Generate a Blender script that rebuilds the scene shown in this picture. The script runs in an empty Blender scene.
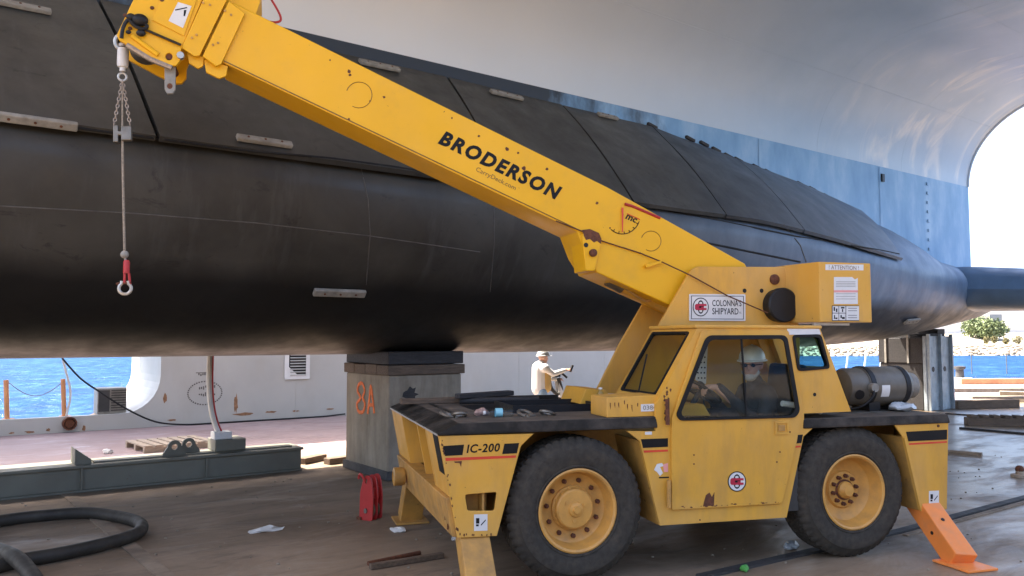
import bpy, bmesh, math, random
from mathutils import Vector, Matrix, noise
from mathutils.geometry import tessellate_polygon
from mathutils.bvhtree import BVHTree

random.seed(7)
R = math.radians
S = bpy.context.scene
COL = S.collection

# ------------------------------------------------------------------ camera
F, CH = 800.0, 1.85
PIT = math.atan(50 / 800)
cam_d = bpy.data.cameras.new('camera')
cam = bpy.data.objects.new('camera', cam_d)
COL.objects.link(cam)
cam.location = (0, 0, CH)
cam.rotation_euler = (math.pi / 2 + PIT, 0, 0)
cam_d.sensor_width = 36
cam_d.lens = F / 1024 * 36
cam_d.clip_start = 0.05
cam_d.clip_end = 6000
S.camera = cam
S.render.resolution_x, S.render.resolution_y = 1024, 576

# ------------------------------------------------------------------ sky, sun, exposure
AL, TH = R(36), R(17)
SUN_EL, SUN_AZ = R(60), R(-64)          # from beyond the dock wall, a little left
world = bpy.data.worlds.new('World')
S.world = world
world.use_nodes = True
nt = world.node_tree
sky = nt.nodes.new('ShaderNodeTexSky')
sky.sky_type = 'NISHITA'
sky.sun_disc = False
sky.sun_elevation = SUN_EL
sky.sun_rotation = SUN_AZ
sky.air_density = 0.65
sky.dust_density = 4.0
sky.ozone_density = 1.0
nt.links.new(sky.outputs[0], nt.nodes['Background'].inputs[0])
nt.nodes['Background'].inputs[1].default_value = 0.15
sd = bpy.data.lights.new('sun', 'SUN')
sd.energy = 4.0
sd.angle = R(0.53)
sd.color = (1, 0.91, 0.78)
sun = bpy.data.objects.new('sun', sd)
COL.objects.link(sun)
sdir = Vector((math.sin(SUN_AZ) * math.cos(SUN_EL), math.cos(SUN_AZ) * math.cos(SUN_EL), math.sin(SUN_EL)))
sun.rotation_euler = sdir.to_track_quat('Z', 'Y').to_euler()
sun.location = (0, 0, 30)
S.view_settings.view_transform = 'Standard'
S.view_settings.look = 'None'
S.view_settings.exposure = 2.65
S.view_settings.gamma = 1

# ------------------------------------------------------------------ pixel directions
CAM = Vector((0, 0, CH))


def ray(x, y):
    a = Vector(((x - 512) / F, 1, (288 - y) / F))
    c, s = math.cos(PIT), math.sin(PIT)
    return Vector((a.x, a.y * c - a.z * s, a.y * s + a.z * c))


def ground(x, y, z=0.0):
    d = ray(x, y)
    return CAM + d * ((z - CH) / d.z)


def at_depth(x, y, Y):
    d = ray(x, y)
    return CAM + d * (Y / d.y)


CO = ground(577, 586)                                   # crane frame: u rearward, v away, z up
CU = Vector((math.cos(TH), math.sin(TH), 0))
CV = Vector((-math.sin(TH), math.cos(TH), 0))
SO = ground(388, 481)                                   # ship and dock frame: s along, t away
SA = Vector((math.cos(AL), math.sin(AL), 0))
ST = Vector((-math.sin(AL), math.cos(AL), 0))


def L(x, y, v):
    """pixel on the crane's upright plane at depth v, in crane coordinates"""
    d = ray(x, y)
    p = CAM + d * ((CO + CV * v - CAM).dot(CV) / d.dot(CV)) - CO
    return Vector((p.dot(CU), v, p.z))


def l2(x, y, v):
    p = L(x, y, v)
    return (p.x, p.z)


def SP(x, y, t):
    """pixel on the dock's upright plane at offset t, in dock coordinates"""
    d = ray(x, y)
    p = CAM + d * ((SO + ST * t - CAM).dot(ST) / d.dot(ST)) - SO
    return Vector((p.dot(SA), t, p.z))


def to_ship(p):
    q = p - SO
    return Vector((q.dot(SA), q.dot(ST), q.z))


def ship_w(s, t, z=0):
    return SO + SA * s + ST * t + Vector((0, 0, z))


# ------------------------------------------------------------------ materials
def new_mat(name):
    m = bpy.data.materials.new(name)
    m.use_nodes = True
    n = m.node_tree
    return m, n, n.nodes['Principled BSDF']


def ramp(n, fac, stops):
    r = n.nodes.new('ShaderNodeValToRGB')
    el = r.color_ramp.elements
    while len(el) < len(stops):
        el.new(0.5)
    for e, (p, c) in zip(el, stops):
        e.position = p
        e.color = c if len(c) == 4 else (*c, 1)
    n.links.new(fac, r.inputs[0])
    return r.outputs[0]


def noise_tex(n, scale, detail=4, rough=0.55, stretch=(1, 1, 1), offset=(0, 0, 0), dist=0.0):
    tc = n.nodes.new('ShaderNodeTexCoord')
    mp = n.nodes.new('ShaderNodeMapping')
    mp.inputs['Scale'].default_value = stretch
    mp.inputs['Location'].default_value = offset
    t = n.nodes.new('ShaderNodeTexNoise')
    t.inputs['Scale'].default_value = scale
    t.inputs['Detail'].default_value = detail
    t.inputs['Roughness'].default_value = rough
    t.inputs['Distortion'].default_value = dist
    n.links.new(tc.outputs['Object'], mp.inputs[0])
    n.links.new(mp.outputs[0], t.inputs['Vector'])
    return t.outputs[0]


def mixc(n, fac, a, b):
    m = n.nodes.new('ShaderNodeMix')
    m.data_type = 'RGBA'
    for sock, val in ((m.inputs[0], fac), (m.inputs[6], a), (m.inputs[7], b)):
        if isinstance(val, bpy.types.NodeSocket):
            n.links.new(val, sock)
        elif isinstance(val, (int, float)):
            sock.default_value = val
        else:
            sock.default_value = (*val, 1)
    return m.outputs[2]


def g(v):
    return (v, v, v)


def surf(name, col, rough=0.5, metal=0.0, var=0.12, vscale=3.0, dirt=None, dirt_amt=0.5, dirt_scale=2.0,
         dirt_stretch=(1, 1, 1), rust=0.0, rust_scale=6.0, rust_col=(0.10, 0.035, 0.012), bump=0.0, bscale=40.0,
         rvar=0.12, spec=0.5, stretch=(1, 1, 1), chips=None, fade=None):
    m, n, b = new_mat(name)
    lo = tuple(c * (1 - var) for c in col)
    hi = tuple(min(1, c * (1 + var)) for c in col)
    c = ramp(n, noise_tex(n, vscale, 5, 0.6, stretch), [(0.3, lo), (0.7, hi)])
    if dirt:
        f = ramp(n, noise_tex(n, dirt_scale, 6, 0.65, dirt_stretch, (3, 1, 7)), [(0.62 - 0.35 * dirt_amt, g(0)), (0.78, g(1))])
        m2 = n.nodes.new('ShaderNodeMath')
        m2.operation = 'MULTIPLY'
        m2.inputs[1].default_value = min(1, dirt_amt * 1.2)
        n.links.new(f, m2.inputs[0])
        c = mixc(n, m2.outputs[0], c, dirt)
    if fade:
        f = ramp(n, noise_tex(n, 1.1, 5, 0.6, (1, 1, 0.7), (21, 3, 9)), [(0.42, g(0)), (0.7, g(0.8))])
        c = mixc(n, f, c, fade)
    if chips:
        f = ramp(n, noise_tex(n, 55, 4, 0.75, (1, 1, 1), (2, 8, 4)), [(0.70, g(0)), (0.73, g(0.85))])
        c = mixc(n, f, c, chips)
        f = ramp(n, noise_tex(n, 9, 7, 0.75, (0.5, 0.5, 6.0), (7, 8, 4)), [(0.66, g(0)), (0.72, g(0.45))])
        c = mixc(n, f, c, chips)
    if rust:
        f = ramp(n, noise_tex(n, rust_scale, 8, 0.7, (1, 1, 1), (11, 5, 2)), [(0.72 - 0.12 * rust, g(0)), (0.75 - 0.12 * rust, g(1))])
        c = mixc(n, f, c, rust_col)
    n.links.new(c, b.inputs['Base Color'])
    rr = ramp(n, noise_tex(n, vscale * 2.3, 5, 0.6, stretch, (5, 9, 1)), [(0.3, g(max(0.03, rough - rvar))), (0.7, g(min(1, rough + rvar)))])
    n.links.new(rr, b.inputs['Roughness'])
    b.inputs['Metallic'].default_value = metal
    b.inputs['Specular IOR Level'].default_value = spec
    if bump:
        bp = n.nodes.new('ShaderNodeBump')
        bp.inputs['Strength'].default_value = bump
        bp.inputs['Distance'].default_value = 0.01
        n.links.new(noise_tex(n, bscale, 6, 0.6, stretch), bp.inputs['Height'])
        n.links.new(bp.outputs[0], b.inputs['Normal'])
    return m


def glass_mat(name, tint, gl=1.0):
    m = bpy.data.materials.new(name)
    m.use_nodes = True
    n = m.node_tree
    n.nodes.clear()
    o = n.nodes.new('ShaderNodeOutputMaterial')
    tr = n.nodes.new('ShaderNodeBsdfTransparent')
    tr.inputs[0].default_value = (*tint, 1)
    gs = n.nodes.new('ShaderNodeBsdfGlossy')
    gs.inputs['Roughness'].default_value = 0.03
    lw = n.nodes.new('ShaderNodeLayerWeight')
    lw.inputs[0].default_value = 0.5
    pw = n.nodes.new('ShaderNodeMath')
    pw.operation = 'POWER'
    pw.inputs[1].default_value = 4.0
    n.links.new(lw.outputs['Facing'], pw.inputs[0])
    fr = n.nodes.new('ShaderNodeMath')
    fr.operation = 'MULTIPLY_ADD'
    fr.inputs[1].default_value = 0.55 * gl
    fr.inputs[2].default_value = 0.035 * gl
    n.links.new(pw.outputs[0], fr.inputs[0])
    mx = n.nodes.new('ShaderNodeMixShader')
    n.links.new(fr.outputs[0], mx.inputs[0])
    n.links.new(tr.outputs[0], mx.inputs[1])
    n.links.new(gs.outputs[0], mx.inputs[2])
    n.links.new(mx.outputs[0], o.inputs[0])
    return m


YEL = (0.66, 0.342, 0.045)
M = {}
M['yellow'] = surf('crane_yellow_paint', YEL, 0.45, spec=0.35, var=0.07, vscale=1.6, dirt=(0.28, 0.175, 0.075), dirt_amt=0.46, dirt_scale=3.0,
                   dirt_stretch=(1.5, 1, 0.4), rust=0.3, rust_scale=16, bump=0.05, bscale=22, chips=(0.20, 0.11, 0.05), fade=(0.62, 0.36, 0.11))
M['yellow_boom'] = surf('boom_yellow_paint', (0.78, 0.41, 0.010), 0.42, spec=0.3, var=0.05, vscale=1.2, dirt=(0.40, 0.24, 0.07), dirt_amt=0.22,
                        dirt_scale=2.2, rust=0.3, rust_scale=13, bump=0.04, bscale=18, chips=(0.42, 0.20, 0.03))
M['yellow_dirty'] = surf('crane_yellow_dirty', (0.50, 0.26, 0.055), 0.55, var=0.15, vscale=4, dirt=(0.13, 0.09, 0.05), dirt_amt=0.6,
                         dirt_scale=5, rust=0.5, rust_scale=14, bump=0.06, bscale=40)
M['yellow_rim'] = surf('rim_yellow_paint', (0.58, 0.29, 0.06), 0.5, var=0.1, vscale=5, dirt=(0.22, 0.13, 0.06), dirt_amt=0.45,
                       dirt_scale=7, rust=0.4, rust_scale=12, bump=0.05)
M['orange'] = surf('outrigger_orange_paint', (0.85, 0.25, 0.05), 0.45, var=0.08, dirt=(0.55, 0.25, 0.13), dirt_amt=0.4, dirt_scale=6, rust=0.2, rust_scale=14)
M['deck_black'] = surf('deck_black_paint', (0.020, 0.0175, 0.014), 0.65, spec=0.18, var=0.3, vscale=5, dirt=(0.13, 0.105, 0.085), dirt_amt=0.5,
                       dirt_scale=4, rust=0.3, bump=0.1, bscale=60)
M['deck_top'] = surf('deck_top_worn', (0.12, 0.097, 0.074), 0.85, spec=0.2, var=0.3, vscale=5, dirt=(0.05, 0.042, 0.035), dirt_amt=0.5,
                     dirt_scale=3, rust=0.5, bump=0.15, bscale=50)
M['black'] = surf('black_paint', (0.012, 0.012, 0.013), 0.45, spec=0.3, var=0.3, bump=0.04)
M['rubber'] = surf('black_rubber', (0.012, 0.012, 0.012), 0.6, spec=0.2, var=0.2)
M['tyre'] = surf('tyre_rubber', (0.048, 0.042, 0.034), 0.85, spec=0.15, var=0.25, vscale=20, dirt=(0.105, 0.083, 0.058), dirt_amt=0.42, dirt_scale=11,
                 bump=0.12, bscale=60)
M['decal_black'] = surf('decal_black', (0.009, 0.009, 0.0095), 0.55, spec=0.2, var=0.1)
M['decal_thin'] = surf('decal_brown', (0.16, 0.075, 0.008), 0.45, var=0.1)
M['decal_red'] = surf('decal_red', (0.62, 0.05, 0.02), 0.45, var=0.1)
M['decal_crimson'] = surf('decal_crimson', (0.42, 0.012, 0.04), 0.45, var=0.1)
M['white'] = surf('white_sticker', (0.66, 0.65, 0.62), 0.5, var=0.06, dirt=(0.42, 0.38, 0.3), dirt_amt=0.25, dirt_scale=20)
M['pink'] = surf('pink_print', (0.7, 0.3, 0.27), 0.5)
M['rust'] = surf('rust', (0.11, 0.036, 0.014), 0.8, var=0.45, vscale=30, bump=0.3)
M['steel'] = surf('grey_steel', (0.20, 0.18, 0.15), 0.45, 0.7, var=0.25, vscale=10, rust=0.4, rust_scale=20, rust_col=(0.13, 0.075, 0.04))
M['galv'] = surf('galvanised_steel', (0.46, 0.44, 0.39), 0.4, 0.6, var=0.15, vscale=15)
M['zinc'] = surf('zinc_anode', (0.27, 0.255, 0.22), 0.6, 0.1, var=0.22, vscale=12, dirt=(0.12, 0.10, 0.08), dirt_amt=0.45, dirt_scale=9)
M['red'] = surf('red_paint', (0.42, 0.022, 0.02), 0.5, var=0.15, rust=0.4, rust_scale=20, dirt=(0.12, 0.06, 0.05), dirt_amt=0.4)
M['tank'] = surf('tank_grey_paint', (0.13, 0.115, 0.09), 0.45, 0.15, var=0.15, vscale=6, dirt=(0.07, 0.06, 0.05), dirt_amt=0.4, dirt_scale=7)
M['glass'] = glass_mat('cab_glass', (0.86, 0.90, 0.88), 0.45)
M['glass_teal'] = glass_mat('rear_cab_glass', (0.42, 0.60, 0.60), 0.6)
M['bottle'] = glass_mat('clear_plastic', (0.86, 0.92, 0.94))
M['label_blue'] = surf('bottle_label', (0.25, 0.55, 0.62), 0.5)
M['rope'] = surf('wire_rope', (0.27, 0.22, 0.16), 0.6, 0.3, var=0.3, vscale=60)
M['chain'] = surf('chain_steel', (0.33, 0.28, 0.23), 0.5, 0.5, var=0.3, vscale=50)
M['wood'] = surf('old_timber', (0.115, 0.078, 0.05), 0.8, var=0.35, vscale=8, stretch=(1, 6, 6), bump=0.3, bscale=30)
M['wood_dark'] = surf('tarred_timber', (0.028, 0.025, 0.024), 0.75, var=0.4, vscale=6, stretch=(1, 5, 5), bump=0.3, bscale=25)
M['wood_pale'] = surf('pale_timber', (0.36, 0.28, 0.2), 0.8, var=0.25, vscale=8, stretch=(1, 6, 6), bump=0.2)
M['concrete'] = surf('block_concrete', (0.27, 0.23, 0.17), 0.85, var=0.2, vscale=3, dirt=(0.12, 0.085, 0.05), dirt_amt=0.6, dirt_scale=2.2,
                     dirt_stretch=(3, 3, 0.5), rust=0.25, rust_scale=4, rust_col=(0.16, 0.09, 0.045), bump=0.5, bscale=14)
M['concrete_dark'] = surf('block_dark_concrete', (0.06, 0.058, 0.056), 0.85, var=0.3, vscale=3, bump=0.3, bscale=25)
M['steel_blue'] = surf('painted_steel_plate', (0.32, 0.37, 0.40), 0.45, 0.2, var=0.25, vscale=4, dirt=(0.10, 0.10, 0.10), dirt_amt=0.4, dirt_scale=4,
                       dirt_stretch=(2, 2, 0.5), rust=0.3)
M['spray_orange'] = surf('orange_spray_paint', (0.75, 0.15, 0.02), 0.7, var=0.3, vscale=20)
M['wall'] = surf('dock_wall_paint', (0.46, 0.455, 0.42), 0.6, var=0.06, vscale=0.8, dirt=(0.40, 0.36, 0.30), dirt_amt=0.35, dirt_scale=0.9,
                 dirt_stretch=(1.5, 1, 0.5), rust=0.16, rust_scale=5, rust_col=(0.28, 0.15, 0.07), bump=0.05, bscale=10)
M['wall_mark'] = surf('faded_stencil', (0.12, 0.11, 0.10), 0.8, var=0.5, vscale=15)
M['girder'] = surf('girder_grey_green', (0.135, 0.132, 0.10), 0.6, var=0.12, vscale=2, dirt=(0.11, 0.095, 0.07), dirt_amt=0.5, dirt_scale=2,
                   rust=0.25, rust_scale=7, bump=0.06)
M['hose'] = surf('rubber_hose', (0.034, 0.030, 0.024), 0.6, spec=0.25, var=0.25, vscale=5, dirt=(0.10, 0.085, 0.065), dirt_amt=0.4, dirt_scale=5, bump=0.1)
M['hose_white'] = surf('white_hose', (0.62, 0.6, 0.55), 0.5, var=0.12, vscale=5)
M['strut'] = surf('strut_blue_grey_paint', (0.13, 0.26, 0.44), 0.5, var=0.10, vscale=1.2, dirt=(0.20, 0.34, 0.52), dirt_amt=0.45, dirt_scale=1.6,
                  dirt_stretch=(1, 1, 0.4), bump=0.05, bscale=6)
M['skin'] = surf('skin', (0.52, 0.28, 0.19), 0.5, var=0.08, vscale=20)
M['beard'] = surf('grey_beard', (0.42, 0.39, 0.36), 0.85, var=0.15, vscale=60)
M['jacket_dark'] = surf('black_jacket', (0.012, 0.013, 0.017), 0.8, var=0.3, bump=0.2)
M['trousers_dark'] = surf('dark_trousers', (0.02, 0.022, 0.03), 0.85, var=0.2)
M['hat_white'] = surf('hard_hat_white', (0.72, 0.74, 0.72), 0.35, var=0.05)
M['hood_white'] = surf('white_hooded_top', (0.80, 0.79, 0.77), 0.85, var=0.05, bump=0.2)
M['vest'] = surf('yellow_brown_vest', (0.62, 0.40, 0.14), 0.8, var=0.15, bump=0.2)
M['jeans'] = surf('pale_jeans', (0.28, 0.40, 0.52), 0.85, var=0.15, bump=0.2)
M['lens'] = surf('dark_lens', (0.02, 0.02, 0.025), 0.15, var=0.1)
M['seat'] = surf('seat_vinyl', (0.02, 0.02, 0.022), 0.6, var=0.2)
M['interior'] = surf('cab_interior', (0.05, 0.048, 0.044), 0.7, var=0.2)
M['paper'] = surf('paper_litter', (0.6, 0.58, 0.53), 0.8, var=0.1)
M['green'] = surf('green_litter', (0.08, 0.32, 0.06), 0.6)
M['post_orange'] = surf('post_faded_orange', (0.62, 0.28, 0.12), 0.7, var=0.25, rust=0.4, rust_scale=12)
M['post_white'] = surf('post_white', (0.7, 0.7, 0.68), 0.6, var=0.1)
M['tarp'] = surf('crumpled_plastic', (0.42, 0.45, 0.46), 0.35, var=0.2, vscale=10, bump=0.3)


def hull_dark(k=1.0, blue=(2.0, 10.0), sat=1.0):
    m, n, b = new_mat('hull_antifouling_sky_sheen')
    c = ramp(n, noise_tex(n, 0.9, 7, 0.62, (1, 1, 1), (2, 0, 0), 0.4), [(0.28, (0.030, 0.026, 0.019)), (0.5, (0.050, 0.045, 0.034)), (0.72, (0.072, 0.065, 0.049))])
    st = ramp(n, noise_tex(n, 2.2, 6, 0.65, (1.6, 0.35, 0.28), (1, 4, 2)), [(0.56, g(0)), (0.72, g(0.55))])
    c = mixc(n, st, c, (0.085, 0.082, 0.074))
    sm = ramp(n, noise_tex(n, 3.1, 8, 0.7, (0.7, 1, 1.3), (8, 2, 2), 1.2), [(0.6, g(0)), (0.66, g(0.6))])
    c = mixc(n, sm, c, (0.015, 0.014, 0.013))
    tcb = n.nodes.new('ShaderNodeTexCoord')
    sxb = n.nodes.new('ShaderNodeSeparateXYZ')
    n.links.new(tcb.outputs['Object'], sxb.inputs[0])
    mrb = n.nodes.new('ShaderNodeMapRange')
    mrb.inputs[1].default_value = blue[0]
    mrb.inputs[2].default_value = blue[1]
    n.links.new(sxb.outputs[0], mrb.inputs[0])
    sky_tint = ramp(n, noise_tex(n, 1.4, 7, 0.65, (1, 1, 0.5), (9, 9, 0)), [(0.3, (0.05, 0.125, 0.235)), (0.5, (0.08, 0.175, 0.305)), (0.72, (0.15, 0.26, 0.40))])
    c = mixc(n, mrb.outputs[0], c, sky_tint)  # blue sky sheen towards the hull's end, put into the base colour
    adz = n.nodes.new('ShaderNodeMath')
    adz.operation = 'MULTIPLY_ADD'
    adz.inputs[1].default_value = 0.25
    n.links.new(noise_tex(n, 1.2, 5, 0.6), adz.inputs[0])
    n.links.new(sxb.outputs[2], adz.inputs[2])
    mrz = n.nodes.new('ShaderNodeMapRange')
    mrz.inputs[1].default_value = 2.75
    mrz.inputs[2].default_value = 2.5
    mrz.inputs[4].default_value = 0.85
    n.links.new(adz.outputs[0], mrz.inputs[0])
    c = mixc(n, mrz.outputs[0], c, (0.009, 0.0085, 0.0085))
    mk = n.nodes.new('ShaderNodeHueSaturation')
    mk.inputs['Value'].default_value = k
    mk.inputs['Saturation'].default_value = sat
    n.links.new(c, mk.inputs['Color'])
    n.links.new(mk.outputs[0], b.inputs['Base Color'])
    rr = ramp(n, noise_tex(n, 1.8, 6, 0.65, (1, 1, 0.6)), [(0.3, g(0.36)), (0.7, g(0.62))])
    n.links.new(rr, b.inputs['Roughness'])
    bp = n.nodes.new('ShaderNodeBump')
    bp.inputs['Strength'].default_value = 0.25
    bp.inputs['Distance'].default_value = 0.05
    b.inputs['Specular IOR Level'].default_value = 0.35
    n.links.new(noise_tex(n, 1.3, 4, 0.5), bp.inputs['Height'])
    n.links.new(bp.outputs[0], b.inputs['Normal'])
    return m


def hull_light():
    m, n, b = new_mat('hull_grey_paint_sky_tint')
    c = ramp(n, noise_tex(n, 0.5, 4, 0.5), [(0.3, (0.70, 0.70, 0.68)), (0.7, (0.75, 0.75, 0.73))])
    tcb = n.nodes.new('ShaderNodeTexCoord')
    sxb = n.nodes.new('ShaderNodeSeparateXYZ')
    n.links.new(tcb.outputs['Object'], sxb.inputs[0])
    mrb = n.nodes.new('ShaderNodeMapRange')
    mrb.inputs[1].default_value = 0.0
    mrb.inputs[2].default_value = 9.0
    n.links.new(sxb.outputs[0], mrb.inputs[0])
    sky_tint = ramp(n, noise_tex(n, 0.6, 6, 0.6, (1, 1, 1), (9, 9, 0)), [(0.3, (0.34, 0.46, 0.59)), (0.7, (0.42, 0.54, 0.66))])
    c = mixc(n, mrb.outputs[0], c, sky_tint)  # bluer along s: the blue skylight at this end painted into the colour
    st = ramp(n, noise_tex(n, 1.1, 7, 0.6, (1.3, 0.3, 0.5), (4, 1, 3), 0.8), [(0.53, g(0)), (0.68, g(0.6))])
    # worn paint only towards the hull's end
    tc = n.nodes.new('ShaderNodeTexCoord')
    sx = n.nodes.new('ShaderNodeSeparateXYZ')
    n.links.new(tc.outputs['Object'], sx.inputs[0])
    mr = n.nodes.new('ShaderNodeMapRange')
    mr.inputs[1].default_value = 9.5
    mr.inputs[2].default_value = 13.0
    n.links.new(sx.outputs[0], mr.inputs[0])
    mu = n.nodes.new('ShaderNodeMath')
    mu.operation = 'MULTIPLY'
    n.links.new(st, mu.inputs[0])
    n.links.new(mr.outputs[0], mu.inputs[1])
    c = mixc(n, mu.outputs[0], c, (0.78, 0.76, 0.72))
    n.links.new(c, b.inputs['Base Color'])
    rr = ramp(n, noise_tex(n, 0.9, 5, 0.6), [(0.3, g(0.34)), (0.7, g(0.5))])
    n.links.new(rr, b.inputs['Roughness'])
    bp = n.nodes.new('ShaderNodeBump')
    bp.inputs['Strength'].default_value = 0.12
    bp.inputs['Distance'].default_value = 0.05
    n.links.new(noise_tex(n, 0.8, 3, 0.5), bp.inputs['Height'])
    n.links.new(bp.outputs[0], b.inputs['Normal'])
    return m


def floor_mat():
    m, n, b = new_mat('dock_floor_worn')
    c = ramp(n, noise_tex(n, 0.35, 9, 0.66, (1, 1.6, 1), (3, 3, 0), 0.6),
             [(0.30, (0.105, 0.072, 0.044)), (0.46, (0.20, 0.143, 0.090)), (0.60, (0.28, 0.205, 0.136)), (0.75, (0.37, 0.285, 0.20))])
    sc = ramp(n, noise_tex(n, 2.2, 9, 0.72, (0.5, 2.2, 1), (1, 7, 0), 1.0), [(0.52, g(0)), (0.7, g(0.55))])
    c = mixc(n, sc, c, (0.06, 0.048, 0.037))
    fl = ramp(n, noise_tex(n, 11, 5, 0.7, (1, 1, 1), (0, 7, 0)), [(0.66, g(0)), (0.72, g(0.5))])
    c = mixc(n, fl, c, (0.26, 0.23, 0.2))
    # red oxide deck paint towards the wall
    tc = n.nodes.new('ShaderNodeTexCoord')
    sx = n.nodes.new('ShaderNodeSeparateXYZ')
    n.links.new(tc.outputs['Object'], sx.inputs[0])
    mr = n.nodes.new('ShaderNodeMapRange')
    mr.inputs[1].default_value = 2.2
    mr.inputs[2].default_value = 4.0
    n.links.new(sx.outputs[1], mr.inputs[0])
    ox = ramp(n, noise_tex(n, 0.8, 6, 0.6), [(0.3, (0.25, 0.17, 0.155)), (0.7, (0.34, 0.25, 0.235))])
    c = mixc(n, mr.outputs[0], c, ox)
    n.links.new(c, b.inputs['Base Color'])
    # damp patches, mostly on the hull-end side of the floor
    mr2 = n.nodes.new('ShaderNodeMapRange')
    mr2.inputs[1].default_value = -1.0
    mr2.inputs[2].default_value = 4.0
    mr2.inputs[3].default_value = 0.0
    mr2.inputs[4].default_value = 0.25
    n.links.new(sx.outputs[0], mr2.inputs[0])
    nz = noise_tex(n, 0.8, 8, 0.66, (1, 2.2, 1), (6, 6, 0), 0.8)
    ad = n.nodes.new('ShaderNodeMath')
    n.links.new(nz, ad.inputs[0])
    n.links.new(mr2.outputs[0], ad.inputs[1])
    rr = ramp(n, ad.outputs[0], [(0.5, g(0.78)), (0.64, g(0.46)), (0.8, g(0.28))])
    n.links.new(rr, b.inputs['Roughness'])
    bp = n.nodes.new('ShaderNodeBump')
    b.inputs['Specular IOR Level'].default_value = 0.4
    bp.inputs['Strength'].default_value = 0.22
    bp.inputs['Distance'].default_value = 0.02
    n.links.new(noise_tex(n, 6, 8, 0.65), bp.inputs['Height'])
    n.links.new(bp.outputs[0], b.inputs['Normal'])
    return m


def water_mat():
    m = bpy.data.materials.new('sea_water')
    m.use_nodes = True
    n = m.node_tree
    n.nodes.clear()
    o = n.nodes.new('ShaderNodeOutputMaterial')
    df = n.nodes.new('ShaderNodeBsdfDiffuse')
    gs = n.nodes.new('ShaderNodeBsdfGlossy')
    gs.inputs['Roughness'].default_value = 0.12
    gs.inputs[0].default_value = (0.6, 0.8, 1, 1)
    mx = n.nodes.new('ShaderNodeMixShader')
    mx.inputs[0].default_value = 0.10
    n.links.new(ramp(n, noise_tex(n, 0.55, 7, 0.7, (1, 0.5, 1), (4, 4, 0), 0.5), [(0.36, (0.007, 0.024, 0.070)), (0.54, (0.012, 0.045, 0.125)), (0.70, (0.045, 0.105, 0.205))]), df.inputs[0])
    bp = n.nodes.new('ShaderNodeBump')
    bp.inputs['Strength'].default_value = 1.0
    bp.inputs['Distance'].default_value = 0.5
    n.links.new(noise_tex(n, 0.9, 6, 0.6, (1, 0.7, 1), (0, 0, 0), 0.4), bp.inputs['Height'])
    n.links.new(bp.outputs[0], df.inputs['Normal'])
    n.links.new(bp.outputs[0], gs.inputs['Normal'])
    n.links.new(df.outputs[0], mx.inputs[1])
    n.links.new(gs.outputs[0], mx.inputs[2])
    n.links.new(mx.outputs[0], o.inputs[0])
    return m


def strut_mat():
    m, n, b = new_mat('strut_paint_light_grade')
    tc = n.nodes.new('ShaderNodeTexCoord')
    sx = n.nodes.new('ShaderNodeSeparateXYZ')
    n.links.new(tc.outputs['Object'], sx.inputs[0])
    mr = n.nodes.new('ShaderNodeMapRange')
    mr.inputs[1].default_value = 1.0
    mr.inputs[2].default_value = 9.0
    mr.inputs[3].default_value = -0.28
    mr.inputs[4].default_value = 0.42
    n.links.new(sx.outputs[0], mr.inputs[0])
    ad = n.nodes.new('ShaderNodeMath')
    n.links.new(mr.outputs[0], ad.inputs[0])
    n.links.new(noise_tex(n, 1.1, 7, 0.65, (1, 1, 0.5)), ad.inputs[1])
    f = ramp(n, ad.outputs[0], [(0.38, g(0)), (0.62, g(1))])  # dark to blue along s: the light gradient painted into the strut's colour
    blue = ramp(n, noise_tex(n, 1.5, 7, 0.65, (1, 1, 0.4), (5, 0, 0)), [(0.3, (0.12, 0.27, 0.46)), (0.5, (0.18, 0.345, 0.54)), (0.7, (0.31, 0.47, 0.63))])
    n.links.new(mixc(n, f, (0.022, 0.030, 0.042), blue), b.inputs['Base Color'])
    b.inputs['Roughness'].default_value = 0.48
    return m


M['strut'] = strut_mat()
M['fin'] = surf('fin_dark_blue_paint', (0.085, 0.155, 0.255), 0.45, var=0.2, vscale=1.5, bump=0.05)
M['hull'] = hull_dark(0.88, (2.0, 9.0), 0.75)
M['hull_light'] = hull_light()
M['floor'] = floor_mat()
M['water'] = water_mat()
M['terrain'] = surf('sandy_shore', (0.40, 0.35, 0.27), 0.9, var=0.2, vscale=0.12, dirt=(0.22, 0.21, 0.11), dirt_amt=0.45, dirt_scale=0.15)
M['rock'] = surf('shore_rock', (0.27, 0.22, 0.16), 0.9, var=0.3, vscale=0.5)
M['leaf'] = surf('bush_leaf', (0.12, 0.15, 0.06), 0.7, var=0.4, vscale=0.5)
M['leaf_dry'] = surf('dry_leaf', (0.16, 0.14, 0.055), 0.8, var=0.3, vscale=0.6)
M['bark'] = surf('bark', (0.09, 0.065, 0.045), 0.9)
M['plaster'] = surf('pale_plaster', (0.66, 0.62, 0.56), 0.8, var=0.06, vscale=0.2)
M['pane'] = surf('window_dark', (0.16, 0.18, 0.2), 0.3)


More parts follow.
